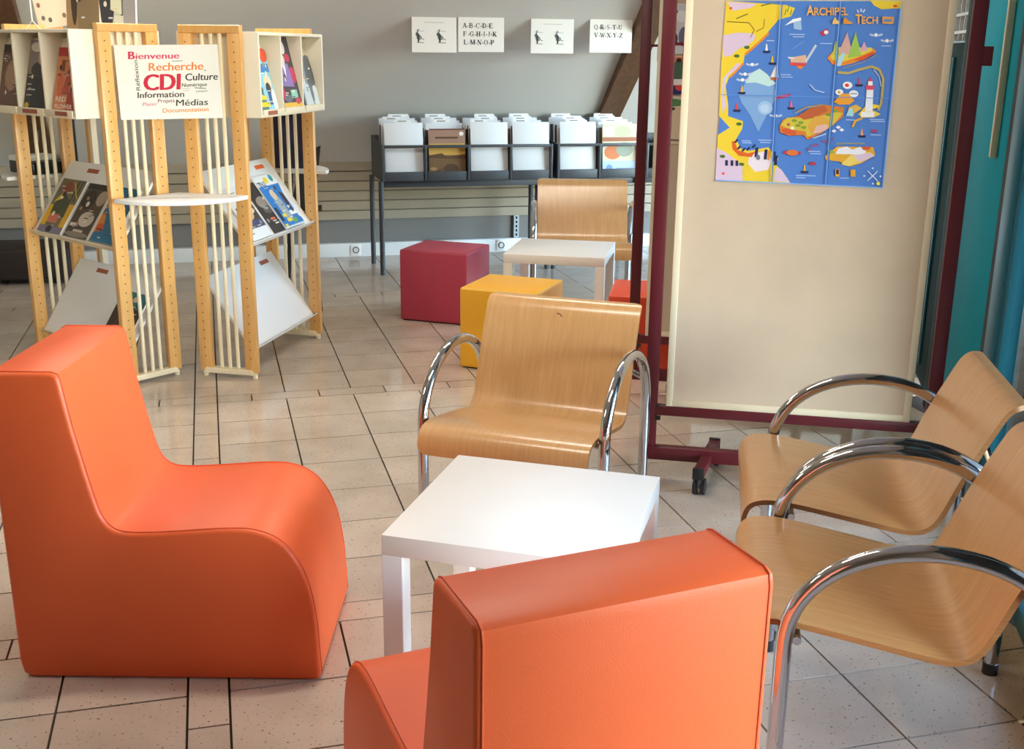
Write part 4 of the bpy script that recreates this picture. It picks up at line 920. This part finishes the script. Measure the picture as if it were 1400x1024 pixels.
for ci, xc in enumerate(XC):
    front_plain = ci not in (1, 5)
    if front_plain:
        t = thing('white_board', 'plain white board standing at the front of the ' + ORD[ci], 'board', mw=stand_mw(xc - 0.132, 0.024, ZT, 0.10), group='plain white boards in the bins')
        MB().box(0, 0.264, 0, 0.375 if ci != 1 else 0.33, 0, 0.004, bev=0.001).build('board_face', mat('board_white', 'DDE3E8', 0.5), t)
    else:
        if ci == 1:
            t = album('brown western landscape album at the front of the second compartment', xc, 0.03, ZT, 0.10, 0.255, 0.325, 0.010, '7E6040')
            q = Print(0.255, 0.325, None, 0.0112); q.rect(0, 0, 1, 1, '6E5438'); q.rect(.0, .48, 1, .72, 'C9A050'); q.rect(.0, .72, 1, 1, '9A7A68'); q.P([(0, .48), (.35, .52), (.5, .44), (1, .5), (1, .4), (0, .42)], '5A4028'); q.P([(.0, .1), (.3, .18), (.6, .3), (.3, .16), (.0, .06)], '3A2A1C'); q.ell(.12, .2, .1, .035, '9A7A54'); q.ell(.6, .2, .2, .1, '4E3A28'); q.ell(.8, .08, .12, .08, '4A3424')
            q.rect(.18, .82, .8, .86, '5A3E30'); q.ell(.9, .92, .06, .045, 'E8E4DC', 10)
        else:
            t = album('colourful comic album at the front of the second compartment of right bin', xc, 0.03, ZT, 0.10, 0.255, 0.36, 0.010, 'D8D0B8')
            q = Print(0.255, 0.36, None, 0.0112); q.rect(0, 0, 1, 1, 'C9C4AC'); q.rect(0, 0, 1, .28, 'A9C4E8'); q.ell(.3, .45, .25, .14, 'C8703C'); q.ell(.65, .5, .25, .14, '8E9A8A'); q.rect(0, .66, 1, .74, '9A5A34'); q.ell(.2, .85, .16, .1, 'E8E4C0'); q.ell(.6, .85, .25, .1, 'B8BC98'); q.ell(.2, .14, .1, .07, '6A8AC0'); q.rect(.4, .12, .9, .15, '8AA8D4')
        q.build('cover', t)
    y = 0.045
    for k in range(9):
        th = ar.choice((0.010, 0.014)); y += th + ar.uniform(0.012, 0.022)
        album('comic album filed upright behind the front one in the ' + ORD[ci], xc + ar.uniform(-0.012, 0.012), y, ZT, 0.09, 0.24, ar.choice((0.32, 0.33, 0.345)), th, ar.choice(COVC), group='albums filed in the ' + ORD[ci])
        if k in (1, 4, 7):
            y += 0.008
            divider(('front white tabbed divider in the ' if k == 1 else 'middle white tabbed divider in the ' if k == 4 else 'rear white tabbed divider in the ') + ORD[ci], xc, y, ZT, 0.255, 0.362 + 0.004 * k, 0.09, ar.uniform(0.01, 0.09))

# signs hanging from the attic slope
def sg_mw(s, z):
    ex_ = Vector((math.cos(BW_A), math.sin(BW_A), 0)); ey_ = Vector((-math.sin(BW_A), math.cos(BW_A), 0))
    return frame_mw(Vector((BW_O.x, BW_O.y, 0)) + ex_ * s + ey_ * (-1.112) + Vector((0, 0, z)), ex_, (0, 0, 1))
K_, T_ = .22, .085
def arc_(cx, cy, rx, ry, a0, a1, n=14): return [(cx + rx * math.cos(R(a0 + (a1 - a0) * k / n)), cy + ry * math.sin(R(a0 + (a1 - a0) * k / n))) for k in range(n + 1)]
def V_(x, a=0, b=1): return ([(x, a), (x, b)], K_)
GL = {'A': ([([(.12, 0), (.5, 1)], T_), ([(.5, 1), (.86, 0)], K_), ([(.25, .35), (.7, .35)], T_)], [(.12, 0), (.86, 0)]),
 'B': ([V_(.2), ([(.2, .97), (.5, .97)], T_), (arc_(.48, .75, .25, .22, 90, -90), .13), (arc_(.5, .27, .3, .25, 90, -90), .15), ([(.2, .52), (.5, .52)], T_), ([(.2, .03), (.5, .03)], T_)], [(.2, 0), (.2, 1)]),
 'C': ([(arc_(.52, .5, .38, .48, 140, 220), .17), (arc_(.52, .5, .38, .48, 40, 140), .08), (arc_(.52, .5, .38, .48, 220, 320), .08), ([(.82, .65), (.82, .98)], T_)], []),
 'D': ([V_(.2), (arc_(.4, .5, .45, .47, 70, -70), .16), ([(.2, .97), (.5, .97)], T_), ([(.2, .03), (.5, .03)], T_)], [(.2, 0), (.2, 1)]),
 'E': ([V_(.22), ([(.22, .97), (.8, .97)], T_), ([(.22, .52), (.6, .52)], T_), ([(.22, .03), (.82, .03)], T_), ([(.8, 1), (.8, .72)], T_), ([(.82, 0), (.82, .3)], T_), ([(.6, .4), (.6, .64)], T_)], [(.22, 0), (.22, 1)]),
 'F': ([V_(.22), ([(.22, .97), (.8, .97)], T_), ([(.22, .52), (.6, .52)], T_), ([(.8, 1), (.8, .72)], T_), ([(.6, .4), (.6, .64)], T_)], [(.22, 0), (.22, 1)]),
 'G': ([(arc_(.5, .5, .38, .48, 140, 220), .17), (arc_(.5, .5, .38, .48, 40, 140), .08), (arc_(.5, .5, .38, .48, 220, 320), .08), ([(.8, .05), (.8, .42)], .15), ([(.62, .42), (.95, .42)], T_), ([(.8, .68), (.8, .98)], T_)], []),
 'H': ([V_(.2), V_(.8), ([(.2, .5), (.8, .5)], T_)], [(.2, 0), (.2, 1), (.8, 0), (.8, 1)]), 'I': ([V_(.5)], [(.5, 0), (.5, 1)]),
 'J': ([([(.6, 1), (.6, .25)], K_), (arc_(.4, .22, .2, .2, 0, -180), .08)], [(.6, 1)]),
 'K': ([V_(.2), ([(.3, .45), (.82, .98)], T_), ([(.42, .58), (.85, 0)], K_)], [(.2, 0), (.2, 1), (.85, 0), (.8, 1)]),
 'L': ([V_(.22), ([(.22, .03), (.82, .03)], T_), ([(.82, 0), (.82, .32)], T_)], [(.22, 0), (.22, 1)]),
 'M': ([([(.12, 0), (.12, 1)], T_), ([(.14, 1), (.48, .05)], K_), ([(.5, .05), (.85, 1)], T_), V_(.87)], [(.12, 0), (.12, 1), (.87, 0), (.87, 1)]),
 'N': ([([(.15, 0), (.15, 1)], T_), ([(.17, 1), (.83, 0)], K_), ([(.85, 0), (.85, 1)], T_)], [(.15, 0), (.15, 1), (.85, 1)]),
 'O': ([(arc_(.5, .5, .38, .48, 130, 230), .16), (arc_(.5, .5, .38, .48, -50, 50), .16), (arc_(.5, .5, .38, .48, 50, 130), .07), (arc_(.5, .5, .38, .48, 230, 310), .07)], []),
 'P': ([V_(.22), ([(.22, .97), (.5, .97)], T_), (arc_(.48, .72, .3, .25, 90, -90), .15), ([(.22, .47), (.5, .47)], T_)], [(.22, 0), (.22, 1)]),
 'S': ([(arc_(.5, .74, .28, .23, 30, 250), .09), ([(.3, .62), (.72, .38)], .17), (arc_(.5, .25, .3, .23, 70, -150), .09)], []),
 'T': ([V_(.5), ([(.1, .97), (.9, .97)], T_), ([(.1, 1), (.1, .72)], T_), ([(.9, 1), (.9, .72)], T_)], [(.5, 0)]),
 'U': ([([(.2, 1), (.2, .3)], K_), (arc_(.5, .3, .3, .27, 180, 360), .1), ([(.8, 1), (.8, .3)], T_)], [(.2, 1), (.8, 1)]),
 'V': ([([(.15, 1), (.5, 0)], K_), ([(.5, 0), (.85, 1)], T_)], [(.15, 1), (.85, 1)]),
 'W': ([([(.05, 1), (.3, 0)], .15), ([(.3, 0), (.5, .9)], T_), ([(.5, .9), (.7, 0)], .15), ([(.7, 0), (.95, 1)], T_)], [(.05, 1), (.95, 1)]),
 'X': ([([(.15, 1), (.85, 0)], K_), ([(.15, 0), (.85, 1)], T_)], [(.15, 1), (.85, 0), (.15, 0), (.85, 1)]),
 'Y': ([([(.15, 1), (.5, .5)], K_), ([(.85, 1), (.5, .5)], T_), ([(.5, .5), (.5, 0)], K_)], [(.15, 1), (.85, 1), (.5, 0)]),
 'Z': ([([(.15, .97), (.85, .97)], T_), ([(.85, .97), (.15, .03)], K_), ([(.15, .03), (.85, .03)], T_), ([(.15, .7), (.15, 1)], T_), ([(.85, 0), (.85, .3)], T_)], [])}
GL['Q'] = (GL['O'][0] + [([(.5, .1), (.85, -.18)], .12)], [])
GL['R'] = (GL['P'][0] + [([(.5, .48), (.88, 0)], K_)], [(.22, 0), (.22, 1), (.88, 0)])
GL['-'] = ([([(.2, .33), (.8, .33)], .13)], [])
def serif_text(q, t, x, y, cw, ch, asp, c='1C1C20'):
    # q works in 0..1 sheet units; cw, ch = letter width and height there; asp = sheet width / height
    old = q.fmap; h_ = ch / asp
    for L in t:
        w_ = cw * (.5 if L == '-' else .62 if L in 'IJ' else 1.12 if L in 'MW' else 1.0)
        q.fmap = (lambda x0, w2: (lambda a, b: old(x0 + a * w2, y + b * ch)))(x, w_)
        st, sf = GL[L]
        for pts, wd in st: q.line(pts, wd, c)
        for a, b in sf: q.rect(a - .17, b - .02 - (.03 if b > .5 else 0), a + .17, b + .02 + (.03 if b < .5 else 0), c)
        x += w_ * 1.04
    q.fmap = old
SL = 'letter signs hanging on the sloped wall'
for nm, lab, s, z, w, hh, lines in (('letter_sign', 'white sign with letters A to P hanging on the sloped wall', 0.232, 1.496, 0.302, 0.213, ['A-B-C-D-E', 'F-G-H-I-J-K', 'L-M-N-O-P']), ('letter_sign', 'white sign with letters Q to Z hanging by the brown rafter', 1.118, 1.500, 0.295, 0.213, ['Q-R-S-T-U', 'V-W-X-Y-Z'])):
    t = sheet(nm, lab, sg_mw(s, z), w, hh, SL, cat='sign', thick=0.0015)
    for i, tx in enumerate(lines):
        q = Print(w, hh)
        serif_text(q, tx, .09 + .012 * i, .695 - .24 * i, .092, .135, w / hh)
        q.build('printed_line', t)
for lab, s, z, w in (('white illustrated sign with two sketches, first from left on the sloped wall', -0.068, 1.490, 0.288), ('white illustrated sign with two sketches, between the two letter signs', 0.716, 1.492, 0.290)):
    t = sheet('sketch_sign', lab, sg_mw(s, z), w, 0.215, SL, cat='sign', thick=0.012)
    q = Print(w, 0.215); q.rect(.28, .845, .72, .855, 'A8A8A8')
    for ox, wd in ((.07, .2), (.54, .22)):
        q.ell(ox + wd * .45, .42, wd * .3, .07, '8A9092', 12); q.P([(ox + wd * .3, .28), (ox + wd * .45, .28), (ox + wd * .5, .5), (ox + wd * .2, .6)], '3A3E40'); q.ell(ox + wd * .2, .52, wd * .15, .05, '4A4E50', 10)
        q.line([(ox, .62), (ox + wd, .60)], .02, 'C8CCCC'); q.line([(ox + wd * .2, .28), (ox + wd, .27)], .02, '8A8E8E'); q.line([(ox + wd * .35, .66), (ox + wd * .15, .45)], .025, '5A5E60'); q.line([(ox + wd * .5, .42), (ox + wd, .36)], .025, '9A9E9E')
    q.build('printed_sketches', t)

# ------------------------------------------------------------------ background pieces behind the rack
t = thing('low_bench', 'dark brown low bench by the back wall at the left edge', 'bench', (-3.78, 7.28, 0), R(12))
MB().box(-0.9, 0.85, -0.22, 0.22, 0.035, 0.235, bev=0.02, seg=3).build('bench_body', M_DBROWN, t)
for x in (-0.8, 0.75):
    for y in (-0.16, 0.16): MB().cyl((x, y, 0), (x, y, 0.04), 0.02, 10).build('foot', M_BLACK, t)
t = thing('black_easel', 'black folding easel standing behind the right side of the rack', 'easel', (-1.22, 6.55, 0), R(10))
for x0, x1, y in ((-0.10, -0.06, -0.02), (0.06, 0.0, -0.02), (0.02, 0.0, 0.25)):
    MB().cyl((x0 * 1.2, y, 0), (x1, 0.02, 0.95), 0.012, 8).build('leg', M_BLACK, t)
MB().box(-0.08, 0.10, -0.03, 0.0, 0.60, 0.63, bev=0.002).build('ledge', M_BLACK, t)
MB().prism([(-0.08, 0.62), (0.06, 0.62), (0.105, 0.97), (0.0, 0.93)], 'y', -0.012, 0.0).build('pad', M_BLACK, t)
